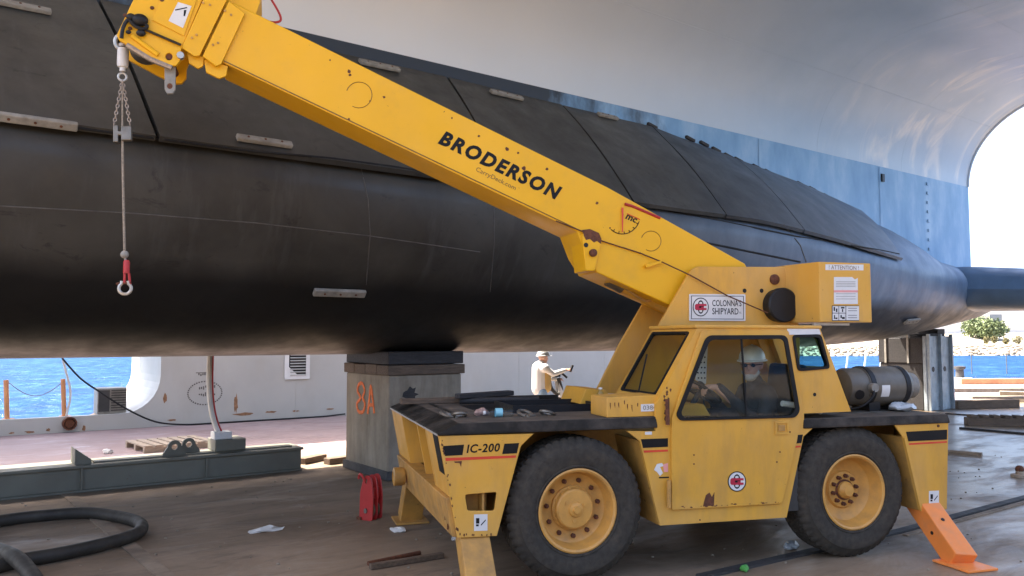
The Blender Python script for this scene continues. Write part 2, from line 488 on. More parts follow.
# ------------------------------------------------------------------ mesh building
class MB:
    def __init__(self):
        self.v, self.f, self.mi = [], [], []

    def add(self, vs, fs, mi=0):
        o = len(self.v)
        self.v += [tuple(p) for p in vs]
        self.f += [tuple(i + o for i in q) for q in fs]
        self.mi += [mi] * len(fs)
        return self

    def box(self, x0, x1, y0, y1, z0, z1, mi=0):
        vs = [(x, y, z) for x in (x0, x1) for y in (y0, y1) for z in (z0, z1)]
        return self.add(vs, [(0, 1, 3, 2), (4, 6, 7, 5), (0, 4, 5, 1), (2, 3, 7, 6), (0, 2, 6, 4), (1, 5, 7, 3)], mi)

    def beam(self, p0, p1, w, h, side=None, mi=0):
        """bar of section w (across, along side) x h between two points"""
        p0, p1 = Vector(p0), Vector(p1)
        d = (p1 - p0).normalized()
        sd_ = Vector(side) if side is not None else (Vector((0, 0, 1)).cross(d) if abs(d.z) < 0.95 else Vector((1, 0, 0)))
        sd_ = (sd_ - d * sd_.dot(d)).normalized()
        up = d.cross(sd_).normalized()
        vs = [p + sd_ * (a * w / 2) + up * (b * h / 2) for p in (p0, p1) for a, b in ((-1, -1), (1, -1), (1, 1), (-1, 1))]
        return self.add(vs, [(0, 3, 2, 1), (4, 5, 6, 7), (0, 1, 5, 4), (1, 2, 6, 5), (2, 3, 7, 6), (3, 0, 4, 7)], mi)

    def tube(self, pts, r, n=10, caps=True, mi=0):
        pts = [Vector(p) for p in pts]
        rs = r if isinstance(r, (list, tuple)) else [r] * len(pts)
        vs, fs = [], []
        ref = None
        for i, p in enumerate(pts):
            d = (pts[min(i + 1, len(pts) - 1)] - pts[max(i - 1, 0)]).normalized()
            if ref is None:
                ref = d.orthogonal().normalized()
            ref = (ref - d * ref.dot(d)).normalized()
            b = d.cross(ref)
            for k in range(n):
                a = 2 * math.pi * k / n
                vs.append(p + (ref * math.cos(a) + b * math.sin(a)) * rs[i])
        for i in range(len(pts) - 1):
            for k in range(n):
                k2 = (k + 1) % n
                fs.append((i * n + k, i * n + k2, (i + 1) * n + k2, (i + 1) * n + k))
        if caps:
            fs.append(tuple(reversed(range(n))))
            fs.append(tuple((len(pts) - 1) * n + k for k in range(n)))
        return self.add(vs, fs, mi)

    def lathe(self, prof, o, axis, n=32, ref=None, mi=0, caps=True):
        """prof: (radius, distance along axis)"""
        o, ax = Vector(o), Vector(axis).normalized()
        e1 = (Vector(ref) if ref is not None else ax.orthogonal()).normalized()
        e2 = ax.cross(e1)
        vs, fs = [], []
        for r, h in prof:
            for k in range(n):
                a = 2 * math.pi * k / n
                vs.append(o + ax * h + (e1 * math.cos(a) + e2 * math.sin(a)) * max(r, 1e-4))
        for i in range(len(prof) - 1):
            for k in range(n):
                k2 = (k + 1) % n
                fs.append((i * n + k, i * n + k2, (i + 1) * n + k2, (i + 1) * n + k))
        if caps:
            fs.append(tuple(reversed(range(n))))
            fs.append(tuple((len(prof) - 1) * n + k for k in range(n)))
        return self.add(vs, fs, mi)

    def sphere(self, c, r, n=12, m=8, sc=(1, 1, 1), mi=0):
        c = Vector(c)
        vs, fs = [], []
        for i in range(m + 1):
            p = math.pi * i / m
            for k in range(n):
                a = 2 * math.pi * k / n
                vs.append(c + Vector((math.sin(p) * math.cos(a) * r * sc[0], math.sin(p) * math.sin(a) * r * sc[1], math.cos(p) * r * sc[2])))
        for i in range(m):
            for k in range(n):
                k2 = (k + 1) % n
                fs.append((i * n + k, (i + 1) * n + k, (i + 1) * n + k2, i * n + k2))
        return self.add(vs, fs, mi)

    def prism(self, outer, holes=(), o=(0, 0, 0), e1=(1, 0, 0), e2=(0, 0, 1), nrm=(0, 1, 0), d0=0.0, d1=0.02, mi=0):
        """2-D outline with holes in the plane o,e1,e2, thick from d0 to d1 along nrm"""
        o, e1, e2, nrm = Vector(o), Vector(e1), Vector(e2), Vector(nrm)
        loops = [list(outer)] + [list(h) for h in holes]
        tri = tessellate_polygon([[Vector((a, b, 0)) for a, b in l] for l in loops])
        flat = [p for l in loops for p in l]
        nn = len(flat)
        vs = [o + e1 * a + e2 * b + nrm * d for d in (d0, d1) for a, b in flat]
        fs = []
        for t in tri:
            fs.append(tuple(t))
            fs.append(tuple(i + nn for i in reversed(t)))
        k = 0
        for l in loops:
            for i in range(len(l)):
                a, b = k + i, k + (i + 1) % len(l)
                fs.append((a, b, b + nn, a + nn))
            k += len(l)
        return self.add(vs, fs, mi)

    def build(self, name, mat, parent=None, smooth=False, bevel=0.0, frame=None, seg=2, angle=35):
        me = bpy.data.meshes.new(name)
        me.from_pydata(self.v, [], self.f)
        mats = mat if isinstance(mat, (list, tuple)) else [mat]
        for x in mats:
            me.materials.append(x)
        if len(mats) > 1:
            me.polygons.foreach_set('material_index', self.mi)
        bm = bmesh.new()
        bm.from_mesh(me)
        bmesh.ops.remove_doubles(bm, verts=bm.verts, dist=1e-5)
        bmesh.ops.recalc_face_normals(bm, faces=bm.faces)
        bm.to_mesh(me)
        bm.free()
        if smooth:
            me.polygons.foreach_set('use_smooth', [True] * len(me.polygons))
            me.set_sharp_from_angle(angle=R(angle))
        ob = bpy.data.objects.new(name, me)
        COL.objects.link(ob)
        if parent:
            ob.parent = parent
        if frame == 'ship':
            ob.location = SO
            ob.rotation_euler = (0, 0, AL)
        elif frame == 'crane':
            ob.location = CO
            ob.rotation_euler = (0, 0, TH)
        if bevel:
            md = ob.modifiers.new('bevel', 'BEVEL')
            md.width = bevel
            md.segments = seg
            md.limit_method = 'ANGLE'
            md.angle_limit = R(40)
        return ob


def tag(o, label=None, cat=None, group=None, kind=None):
    for k, v in (('label', label), ('category', cat), ('group', group), ('kind', kind)):
        if v:
            o[k] = v
    return o


def empty(name, label, cat, group=None, frame=None, loc=None, rz=0.0):
    o = bpy.data.objects.new(name, None)
    o.empty_display_size = 0.2
    COL.objects.link(o)
    if frame == 'ship':
        o.location, o.rotation_euler = SO, (0, 0, AL)
    elif frame == 'crane':
        o.location, o.rotation_euler = CO, (0, 0, TH)
    if loc is not None:
        o.location = loc
        o.rotation_euler = (0, 0, rz)
    return tag(o, label, cat, group)


def text_mesh(body, bold=0.0, shear=0.0, space=1.0):
    cu = bpy.data.curves.new('t', 'FONT')
    cu.body = body
    cu.size = 1.0
    cu.offset = bold
    cu.shear = shear
    cu.space_character = space
    cu.resolution_u = 3
    ob = bpy.data.objects.new('t', cu)
    COL.objects.link(ob)
    dg = bpy.context.evaluated_depsgraph_get()
    dg.update()
    me = bpy.data.meshes.new_from_object(ob.evaluated_get(dg))
    vs = [v.co.copy() for v in me.vertices]
    fs = [tuple(p.vertices) for p in me.polygons]
    bpy.data.objects.remove(ob)
    bpy.data.curves.remove(cu)
    bpy.data.meshes.remove(me)
    return vs, fs


def lettering(name, body, p0, e1, e2, width, height, mat, parent=None, bold=0.0, shear=0.0, frame=None, space=1.0, mb=None, mi=0):
    """flat lettering, left-bottom at p0, running along e1 for width, height along e2"""
    vs, fs = text_mesh(body, bold, shear, space)
    x0, x1 = min(v.x for v in vs), max(v.x for v in vs)
    y0, y1 = min(v.y for v in vs), max(v.y for v in vs)
    e1, e2 = Vector(e1).normalized(), Vector(e2).normalized()
    out = [Vector(p0) + e1 * ((v.x - x0) / (x1 - x0) * width) + e2 * ((v.y - y0) / (y1 - y0) * height) for v in vs]
    b = mb or MB()
    b.add(out, fs, mi)
    if mb is None:
        return b.build(name, mat, parent, frame=frame)


def spline(pts, k=6):
    pts = [Vector(p) for p in pts]
    out = []
    for i in range(len(pts) - 1):
        p0, p1, p2, p3 = pts[max(i - 1, 0)], pts[i], pts[i + 1], pts[min(i + 2, len(pts) - 1)]
        for j in range(k):
            t = j / k
            out.append(0.5 * ((2 * p1) + (p2 - p0) * t + (2 * p0 - 5 * p1 + 4 * p2 - p3) * t * t + (3 * p1 - p0 - 3 * p2 + p3) * t ** 3))
    out.append(pts[-1])
    return out


def lerp_tab(x, tab):
    if x <= tab[0][0]:
        return tab[0][1]
    for (a, b), (c, d) in zip(tab, tab[1:]):
        if x <= c:
            t = (x - a) / (c - a)
            return b + (d - b) * t
    return tab[-1][1]


def ring_pts(cx, cy, rx, ry, n=24, a0=0.0, a1=2 * math.pi):
    return [(cx + rx * math.cos(a0 + (a1 - a0) * k / n), cy + ry * math.sin(a0 + (a1 - a0) * k / n)) for k in range(n)]


def rounded(pts, r, k=4):
    """round the corners of a 2-D outline"""
    out = []
    n = len(pts)
    for i in range(n):
        p = Vector(pts[i])
        a = Vector(pts[i - 1]) - p
        b = Vector(pts[(i + 1) % n]) - p
        rr = min(r, a.length * 0.45, b.length * 0.45)
        pa, pb = p + a.normalized() * rr, p + b.normalized() * rr
        for j in range(k + 1):
            t = j / k
            q = pa * (1 - t) ** 2 + p * 2 * t * (1 - t) + pb * t * t
            out.append((q.x, q.y))
    return out

# ================================================================== SETTING
# water, dock floor, shore
b = MB()
b.add([(-3000, -60, -1.5), (3000, -60, -1.5), (3000, 5000, -1.5), (-3000, 5000, -1.5)], [(0, 1, 2, 3)])
tag(b.build('sea', M['water']), kind='structure')

FLOOR_T = 8.95
b = MB()
b.box(-45, 33, -40, FLOOR_T, -2.2, 0)
floor = tag(b.build('dock_floor', M['floor'], frame='ship'), kind='structure')


def strip(px, w, h, mat, name='floor_strip', z0=0.0):
    pts = [to_ship(ground(*p)) for p in px]
    bb = MB()
    for p, q in zip(pts, pts[1:]):
        a, c = Vector((p.x, p.y, z0 + h / 2)), Vector((q.x, q.y, z0 + h / 2))
        bb.beam(a, c, w, h)
    o = bb.build(name, mat, floor)
    return o


M['floor_strip'] = surf('floor_strip_timber', (0.25, 0.19, 0.13), 0.8, spec=0.25, var=0.25, vscale=4, dirt=(0.05, 0.04, 0.035), dirt_amt=0.5, dirt_scale=3, bump=0.2)
M['floor_dark'] = surf('floor_dark_gap', (0.03, 0.028, 0.026), 0.7, var=0.3)
strip([(62, 490), (172, 582)], 0.13, 0.012, M['floor_strip'])
strip([(900, 532), (1030, 497)], 0.09, 0.02, M['floor_dark'])
strip([(700, 578), (900, 532)], 0.09, 0.02, M['floor_dark'])
strip([(905, 536), (1030, 502)], 0.05, 0.012, M['floor_strip'])
strip([(946, 414), (1040, 421)], 0.10, 0.03, M['floor_dark'])
strip([(960, 429), (1040, 436)], 0.08, 0.04, M['floor_dark'])
strip([(946, 453), (982, 456)], 0.10, 0.05, M['floor_strip'])

# far shore
b = MB()
prof = [(0, -3), (2, -1.6), (5, -0.2), (9, 0.5), (16, 1.6), (20, 2.1), (34, 2.4), (70, 3.5), (140, 9), (300, 16)]
N = 70
for i in range(N + 1):
    x = -60 + 620 * i / N
    for d, z in prof:
        nz = noise.noise(Vector((x * 0.05, d * 0.1, 0))) * min(1.0, d / 12)
        b.v.append((x, 150 + 8 * noise.noise(Vector((x * 0.012, 0, 4))) + d, z + nz * 0.7))
m_ = len(prof)
for i in range(N):
    for k in range(m_ - 1):
        b.f.append((i * m_ + k, (i + 1) * m_ + k, (i + 1) * m_ + k + 1, i * m_ + k + 1))
        b.mi.append(0)
shore = tag(b.build('shore_terrain', M['terrain'], smooth=True, angle=80), kind='structure')


def shore_z(x, y):
    d = y - (150 + 8 * noise.noise(Vector((x * 0.012, 0, 4))))
    return lerp_tab(d, prof) + noise.noise(Vector((x * 0.05, d * 0.1, 0))) * min(1.0, max(0, d) / 12) * 0.7


bm = bmesh.new()
for i in range(1600):
    x = random.uniform(40, 150)
    d = random.uniform(1.5, 8)
    y = 150 + 8 * noise.noise(Vector((x * 0.012, 0, 4))) + d
    r = random.uniform(0.15, 0.5)
    g_ = bmesh.ops.create_icosphere(bm, subdivisions=1, radius=r)
    z = shore_z(x, y)
    for v in g_['verts']:
        v.co = Vector((v.co.x * random.uniform(.8, 1.3), v.co.y, v.co.z * random.uniform(.6, .9))) + Vector((x, y, z + 0.1))
me = bpy.data.meshes.new('shore_rocks')
bm.to_mesh(me)
bm.free()
me.materials.append(M['rock'])
rocks = bpy.data.objects.new('shore_rocks', me)
COL.objects.link(rocks)
tag(rocks, 'band of loose pale rocks along the far waterline', 'rocks', kind='stuff')


def bush(name, label, px, py, Y, rx, rz, n, mat, leaf, group=None):
    c = at_depth(px, py, Y)
    z0 = shore_z(c.x, c.y)
    root = empty(name, label, 'bush', group, loc=(c.x, c.y, z0))
    bb, tr = MB(), MB()
    lobes = [(random.uniform(-.6, .6) * rx, random.uniform(-.5, .5) * rx, random.uniform(.35, .7) * rz, random.uniform(.45, .65)) for _ in range(11)]
    for i in range(n):
        lx, ly, lz, lr = random.choice(lobes)
        d = Vector((random.gauss(0, 1), random.gauss(0, 1), random.gauss(0, 1))).normalized() * random.uniform(.6, 1.05)
        p = Vector((lx + d.x * lr * rx * .75, ly + d.y * lr * rx * .75, max(0.1, lz + d.z * lr * rz * .8)))
        q = Vector((random.gauss(0, 1), random.gauss(0, 1), random.gauss(0, 1))).normalized()
        e = q.orthogonal().normalized() * leaf * random.uniform(.6, 1.3)
        f = q.cross(e) * random.uniform(.5, .9)
        bb.add([p - e, p - f, p + e, p + f], [(0, 1, 2, 3)])
    for k in range(6):
        lx, ly, lz, lr = lobes[k]
        tr.tube([(0, 0, -0.2), (lx * .4, ly * .4, lz * .5), (lx, ly, lz)], [leaf * .5, leaf * .35, leaf * .15], 6)
    bb.build('foliage', mat, root)
    tr.build('stem', M['bark'], root, smooth=True)
    return root


bush('broad_bush', 'large rounded green bush on the terrace of the far shore', 985, 336, 172, 4.6, 4.4, 5200, M['leaf'], 0.26)
for i, (px, Y, rx, rz, lb) in enumerate(((987, 162, 0.6, 1.5, 'small upright shrub below the left half of the large bush'),
                                         (994, 162, 0.8, 1.6, 'small shrub below the middle of the large green bush'),
                                         (1007, 162, 0.8, 1.4, 'small shrub below the right edge of the large green bush'),
                                         (1019, 162, 1.2, 1.7, 'dry yellowish shrub on the far bank at the picture edge'))):
    bush('bank_shrub', lb, px, 346, Y, rx, rz, 420, M['leaf_dry'], 0.14, 'small shrubs on the far bank')

wh = empty('shore_warehouse', 'long pale low warehouse behind the far bank', 'building', loc=(110, 215, 3.2))
bb = MB()
bb.box(-75, 75, 0, 22, -2, 8.2)
wall_o = bb.build('wall', M['plaster'], wh)
MB().box(-76, 76, -0.8, 23, 8.2, 8.8).build('roof', M['plaster'], wh)
for k in range(15):
    x = -70 + k * 10
    MB().box(x - 1.6, x + 1.6, -0.06, -0.01, 3.0, 5.0).build('window', M['pane'], wh)

# ------------------------------------------------------------------ dock wing wall with rounded opening
WT = 8.5
W_END = 16.5
ww = empty('dock_wing_wall', 'tall pale grey painted steel dock side wall with rounded opening', 'wall', frame='ship')
H_W = 8.6
s_j = SP(160, 400, WT).x
sill = 0.31
r_c = 0.75
arc = [(s_j - r_c + r_c * math.sin(a), sill + r_c - r_c * math.cos(a)) for a in [math.pi / 2 * k / 8 for k in range(9)]]
outer = [(-14, 0.004), (W_END, 0.004), (W_END, H_W), (-14, H_W)]
hole = [(-11, sill)] + arc + [(s_j, 2.5), (s_j - 0.4, 2.9), (-11, 2.9)]
MB().prism(outer, [hole], e1=(1, 0, 0), e2=(0, 0, 1), nrm=(0, 1, 0), d0=WT, d1=WT + 0.12).build('wall_plate', M['wall'], ww)
# the thick side of the opening
bb = MB()
jam = arc + [(s_j, 2.5), (s_j, 2.9)]
lo, hi = [], []
vs = [(s, WT + 0.121, z) for s, z in jam] + [(s, WT + 3.0, z) for s, z in jam]
n_ = len(jam)
bb.add(vs, [(i, i + 1, i + 1 + n_, i + n_) for i in range(n_ - 1)])
bb.box(s_j + 0.01, W_END, WT + 0.121, WT + 3.0, -2.0, H_W)
bb.box(-14, s_j, WT + 0.121, WT + 3.0, 2.9, H_W)
bb.build('wall_body', M['wall'], ww)
# weld seams on the wall face
for s in (2.0, 5.2, 8.4, 11.6):
    MB().box(s, s + 0.02, WT - 0.006, WT - 0.001, 0.01, H_W).build('weld_seam', M['wall'], ww)
# stencilled oval mark
bb = MB()
c0 = SP(205, 393, WT)
for k in range(40):
    a = 2 * math.pi * k / 40
    a2 = a + 0.10
    rx, rz = 0.34, 0.235
    q = [(c0.x + (rx + dr) * math.cos(aa), WT - 0.004, c0.z + (rz + dr) * math.sin(aa)) for aa, dr in ((a, 0), (a2, 0), (a2, 0.028), (a, 0.028))]
    bb.add(q, [(0, 1, 2, 3)])
rk = random.Random(4)
for (cx_, cz_, n_l) in ((-0.13, 0.07, 4), (-0.13, -0.08, 4), (0.06, 0.07, 4), (0.06, -0.08, 4), (-0.15, 0.34, 6)):
    for k in range(n_l):
        x_ = c0.x + cx_ + k * 0.042
        z_ = c0.z + cz_
        bb.box(x_, x_ + 0.026, WT - 0.004, WT - 0.003, z_ + rk.uniform(0, .05), z_ + rk.uniform(.06, .10))
bb.box(c0.x - 0.2, c0.x + 0.16, WT - 0.004, WT - 0.003, c0.z + 0.43, c0.z + 0.445)
bb.build('stencil_mark', M['wall_mark'], ww)
# louvre
lv = SP(297, 366, WT)
MB().box(lv.x - 0.28, lv.x + 0.28, WT - 0.012, WT - 0.002, lv.z - 0.26, lv.z + 0.6).build('louvre_back', M['black'], ww)
for k in range(12):
    z = lv.z - 0.2 + k * 0.065
    MB().beam((lv.x - 0.17, WT - 0.03, z), (lv.x + 0.2, WT - 0.03, z), 0.03, 0.012, (0, 1, 0.7)).build('louvre_slat', M['wall'], ww)
bb = MB()
bb.prism([(lv.x - 0.30, lv.z - 0.3), (lv.x + 0.30, lv.z - 0.3), (lv.x + 0.30, lv.z + 0.64), (lv.x - 0.30, lv.z + 0.64)],
         [[(lv.x - 0.2, lv.z - 0.02), (lv.x + 0.0, lv.z - 0.2), (lv.x + 0.21, lv.z - 0.22), (lv.x + 0.21, lv.z + 0.6), (lv.x - 0.2, lv.z + 0.6)]],
         d0=WT - 0.03, d1=WT - 0.013)
bb.build('louvre_frame', M['post_white'], ww)
# rust blotches at the wall foot
rnd = random.Random(3)
M['wall_rust'] = surf('wall_rust_stain', (0.27, 0.14, 0.07), 0.8, var=0.4, vscale=12)
for (px, py, w_, h_) in ((236, 404, .10, .5), (243, 414, .5, .07), (270, 412, .3, .06), (296, 411, .2, .05), (330, 409, .25, .05), (165, 398, .08, .3),
                         (172, 420, .2, .05), (30, 432, .22, .05), (48, 430, .1, .08), (84, 428, .08, .14), (12, 433, .12, .04), (530, 398, .3, .04)):
    c = SP(px, py, WT)
    n = 14
    pts = [(c.x + w_ * math.cos(2 * math.pi * k / n) * rnd.uniform(.5, 1.1) * .5, max(0.008, c.z + h_ * math.sin(2 * math.pi * k / n) * rnd.uniform(.5, 1.1) * .5)) for k in range(n)]
    bb = MB()
    bb.add([(x, WT - 0.003, z) for x, z in pts], [tuple(range(n))])
    bb.build('rust_stain', M['wall_rust'], ww)
# drain pipe stub in the sill
c = SP(69, 426, WT)
MB().lathe([(0.10, 0), (0.13, 0), (0.13, 0.12), (0.10, 0.12), (0.09, 0.02), (0.0, 0.02)], (c.x, WT - 0.12, 0.18), (0, 1, 0), 20, caps=False).build('drain_stub', M['rust'], ww, smooth=True)

# guard posts with rope beyond the sill
for i, (px, top, lb) in enumerate(((8, 380, 'leaning faded orange guard post at the left picture edge'), (65, 379, 'faded orange guard post with a pale hose, nearest the wall opening'))):
    p = SP(px, 421, WT + 0.2)
    q = SP(px - 2, top, WT + 0.2)
    root = empty('guard_post', lb, 'post', 'guard posts along the dock edge', frame='ship')
    MB().tube([(p.x, p.y, 0.0), (q.x, q.y, q.z)], 0.045, 10).build('post', M['post_orange'], root, smooth=True)
    MB().lathe([(0.0, 0), (0.11, 0), (0.11, 0.31), (0.0, 0.31)], (p.x, p.y, 0.004), (0, 0, 1), 12).build('base', M['post_orange'], root)
p, q = SP(8, 382, WT + 0.2), SP(64, 381, WT + 0.2)
pts = [p.lerp(q, k / 12) - Vector((0, 0, 0.28 * math.sin(math.pi * k / 12))) for k in range(13)]
tag(MB().tube(pts, 0.008, 6).build('guard_rope', M['rope'], frame='ship'), 'thin sagging rope strung between the two orange posts', 'rope')
pts = spline([SP(x, y, WT + 0.15) for x, y in ((63, 360), (66, 372), (70, 388), (70, 400), (67, 412), (66, 421))], 4)
tag(MB().tube(pts, 0.022, 8).build('pale_hose', M['hose_white'], frame='ship', smooth=True), 'pale hose hanging beside the orange post', 'hose')
# cable hanging over the wall foot
pts = spline([SP(x, y, WT - 0.12) for x, y in ((62, 358), (80, 378), (100, 392), (125, 408), (150, 420), (170, 424), (200, 424.5), (240, 423), (300, 419), (345, 414))], 4)
for p in pts:
    p.z = max(p.z, 0.02)
tag(MB().tube(pts, 0.018, 8).build('power_cable', M['black'], frame='ship', smooth=True), 'black cable sagging down and along the foot of the wall', 'cable')
# air unit on the sill
c = SP(111, 405, WT + 0.25)
root = empty('air_unit', 'grey louvred air unit standing in the wall opening', 'air unit', frame='ship')
MB().box(c.x - 0.27, c.x + 0.27, WT + 0.13, WT + 0.6, sill, sill + 0.52).build('housing', M['zinc'], root, bevel=0.01)
for k in range(9):
    z = sill + 0.06 + k * 0.05
    MB().box(c.x - 0.02, c.x + 0.25, WT + 0.115, WT + 0.129, z, z + 0.022).build('grille_slat', M['interior'], root)
MB().box(c.x - 0.25, c.x - 0.05, WT + 0.118, WT + 0.129, sill + 0.05, sill + 0.48).build('access_panel', M['interior'], root)
b = MB()
b.prism([(c.x - 0.9, 0.0), (c.x + 0.35, 0.0), (c.x + 0.35, sill - 0.005), (c.x - 0.2, sill - 0.005), (c.x - 0.55, sill - 0.12)], d0=WT + 0.13, d1=WT + 0.7)
b.build('mounting_bracket', M['yellow_dirty'], root)

# ------------------------------------------------------------------ the ship
ship = empty('ship', 'large twin hulled ship on blocks, dark lower hull and grey arched underside', 'ship', frame='ship')
TC = 0.75
TOP = [(-40, 5.60), (2.0, 5.60), (5.2, 5.49), (7.05, 5.26), (9.56, 5.0), (11.8, 4.66), (12.7, 4.25), (13.5, 3.84), (16.8, 3.66), (18.4, 3.3), (19.2, 2.95)]
BOT = [(-40, 1.62), (8, 1.63), (10, 1.66), (12.5, 1.76), (14.8, 2.0), (16.2, 2.18), (17.2, 2.3), (18.6, 2.58), (19.2, 2.85)]
AW = [(-40, 2.42), (5, 2.40), (8, 2.25), (11, 1.95), (13.5, 1.6), (15, 1.38), (17, 1.0), (18.4, 0.6), (19.2, 0.08)]
ZC = [(-40, 3.57), (6, 3.57), (12, 3.2), (16, 2.98), (19.2, 2.9)]
ss = [-18, -16, -14, -12, -10, -8, -6, -4, -2, 0, 2, 3.5] + [4 + 0.4 * k for k in range(38)] + [19.2]
NR = 72
pb = MB()


def tab_s(s, tab):
    return sum(lerp_tab(s + o, tab) for o in (-0.5, -0.25, 0, 0.25, 0.5)) / 5 if s < 18.9 else lerp_tab(s, tab)


for s in ss:
    zt, zb, aw, zc = tab_s(s, TOP), tab_s(s, BOT), tab_s(s, AW), tab_s(s, ZC)
    zc = min(max(zc, zb + 0.03), zt - 0.03)
    for k in range(NR):
        a = 2 * math.pi * k / NR
        ca, sa = math.cos(a), math.sin(a)
        if sa > 0:
            mm = 0.9 * (1 - min(1.0, max(0.0, (s - 9.5) / 3.5)))
            q_ = k / (NR / 2)
            ca = ca * (1 - mm) + (1 - 2 * q_) * mm
            sa = sa * (1 - mm) + (1 - abs(1 - 2 * q_)) * mm
        pb.v.append((s, TC - aw * ca, zc + (zt - zc if sa > 0 else zc - zb) * sa))
for i in range(len(ss) - 1):
    for k in range(NR):
        k2 = (k + 1) % NR
        pb.f.append((i * NR + k, i * NR + k2, (i + 1) * NR + k2, (i + 1) * NR + k))
        pb.mi.append(0)
pb.f += [tuple(range(NR)), tuple((len(ss) - 1) * NR + k for k in range(NR))]
pb.mi += [0, 0]
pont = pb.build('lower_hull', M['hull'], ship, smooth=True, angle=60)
# flat fairing plates between the ledge and the strut
TSF = 0.30
ZJ = [(-40, 5.57), (1.0, 5.57), (5.19, 5.50), (7.05, 5.29), (9.56, 5.0), (11.8, 4.64), (13.5, 3.9)]
JT = [(-8.3, -8.9), (-3.25, SP(97, -12, TSF).x), (0.65, SP(445, 84, TSF).x), (2.8, SP(560, 111, TSF).x), (4.75, SP(650, 128, TSF).x), (6.86, SP(735, 160, TSF).x), (10.6, SP(860, 212, TSF).x)]
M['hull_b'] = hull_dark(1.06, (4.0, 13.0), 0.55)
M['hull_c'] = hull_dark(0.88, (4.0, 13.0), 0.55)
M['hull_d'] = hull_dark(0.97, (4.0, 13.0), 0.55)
all_v, all_f = [tuple(v) for v in pb.v], list(pb.f)


def ledge_pt(s_):
    zc_, aw_ = tab_s(s_, ZC), tab_s(s_, AW)
    return Vector((s_, TC - aw_ - 0.012, zc_ + 0.10))


for q in range(len(JT) - 1):
    (b0, t0), (b1, t1) = JT[q], JT[q + 1]
    nu, na = 14, 8
    bb = MB()
    for off in (0.04, -0.02):
        for i in range(nu + 1):
            for k in range(na + 1):
                f, h_ = i / nu, k / na
                sb = b0 + 0.02 + (b1 - b0 - 0.04) * f
                st_ = t0 + 0.02 + (t1 - t0 - 0.04) * f
                lo_, hi_ = ledge_pt(sb), Vector((st_, TSF - 0.03, lerp_tab(st_, ZJ)))
                p_ = lo_.lerp(hi_, h_)
                nn_ = Vector((0, -(hi_.z - lo_.z), hi_.y - lo_.y)).normalized()
                if nn_.z < 0:
                    nn_ = -nn_
                nn_ = Vector((0, -abs(nn_.y), abs(nn_.z)))
                wob = 0.008 * noise.noise(Vector((sb * 1.2, h_ * 3, q))) + 0.06 * math.sin(math.pi * h_)
                bb.v.append(tuple(p_ + nn_ * (off + (wob if off > 0 else 0))))
    m1 = (nu + 1) * (na + 1)
    for i in range(nu):
        for k in range(na):
            c0_ = i * (na + 1) + k
            qd = (c0_, c0_ + 1, c0_ + na + 2, c0_ + na + 1)
            bb.f += [qd, tuple(x + m1 for x in reversed(qd))]
            bb.mi += [0, 0]
    edge = [i * (na + 1) for i in range(nu + 1)] + [nu * (na + 1) + k for k in range(1, na + 1)] + [i * (na + 1) + na for i in range(nu - 1, -1, -1)] + [k for k in range(na - 1, 0, -1)]
    for x, y in zip(edge, edge[1:] + edge[:1]):
        bb.f.append((x, y, y + m1, x + m1))
        bb.mi.append(0)
    o_ = len(all_v)
    all_v += bb.v
    all_f += [tuple(x + o_ for x in f_) for f_ in bb.f]
    bb.build('fairing_plate', (M['hull_b'], M['hull_c'], M['hull_d'])[q % 3], ship, smooth=True, angle=40)
bvh = BVHTree.FromPolygons([ship_w(*v) for v in all_v], all_f)


def hull_hit(x, y):
    d = ray(x, y).normalized()
    loc, nrm, _, _ = bvh.ray_cast(CAM, d)
    if loc is None:
        return None, None
    if nrm.dot(d) > 0:
        nrm = -nrm
    q = loc - SO
    return Vector((q.dot(SA), q.dot(ST), q.z)), Vector((nrm.dot(SA), nrm.dot(ST), nrm.z))


def hull_line(name, px, r, mat, off=0.0):
    pts = []
    for (x0, y0), (x1, y1) in zip(px, px[1:]):
        n = max(2, int(math.hypot(x1 - x0, y1 - y0) / 7))
        for k in range(n + 1):
            p, nn = hull_hit(x0 + (x1 - x0) * k / n, y0 + (y1 - y0) * k / n)
            if p is not None and (not pts or (p - pts[-1]).length > 1e-3):
                pts.append(p + nn * off)
    if len(pts) > 1:
        return MB().tube(pts, r, 6).build(name, mat, ship, smooth=True)


M['seam_dark'] = surf('hull_seam_black', (0.006, 0.006, 0.006), 0.8)
M['seam_pale'] = surf('hull_weld_pale', (0.085, 0.08, 0.072), 0.6, var=0.4, vscale=6)
hull_line('plating_seam', [(0, 123), (70, 127), (130, 135), (250, 151), (330, 158), (390, 166), (500, 184), (640, 206), (722, 221), (800, 237), (880, 250), (899, 254)], 0.014, M['seam_dark'])
hull_line('weld_seam', [(0, 206), (128, 213), (256, 223), (370, 236), (480, 252)], 0.006, M['seam_pale'])
hull_line('weld_seam', [(360, 163), (368, 200), (370, 235), (366, 285)], 0.006, M['seam_pale'])
hull_line('weld_seam', [(494, 205), (494, 245), (490, 292)], 0.006, M['seam_pale'])
hull_line('lower_seam', [(640, 231), (722, 246), (800, 262)], 0.016, M['seam_dark'])
hull_line('weld_seam', [(784, 225), (800, 245), (806, 262)], 0.012, M['seam_pale'])

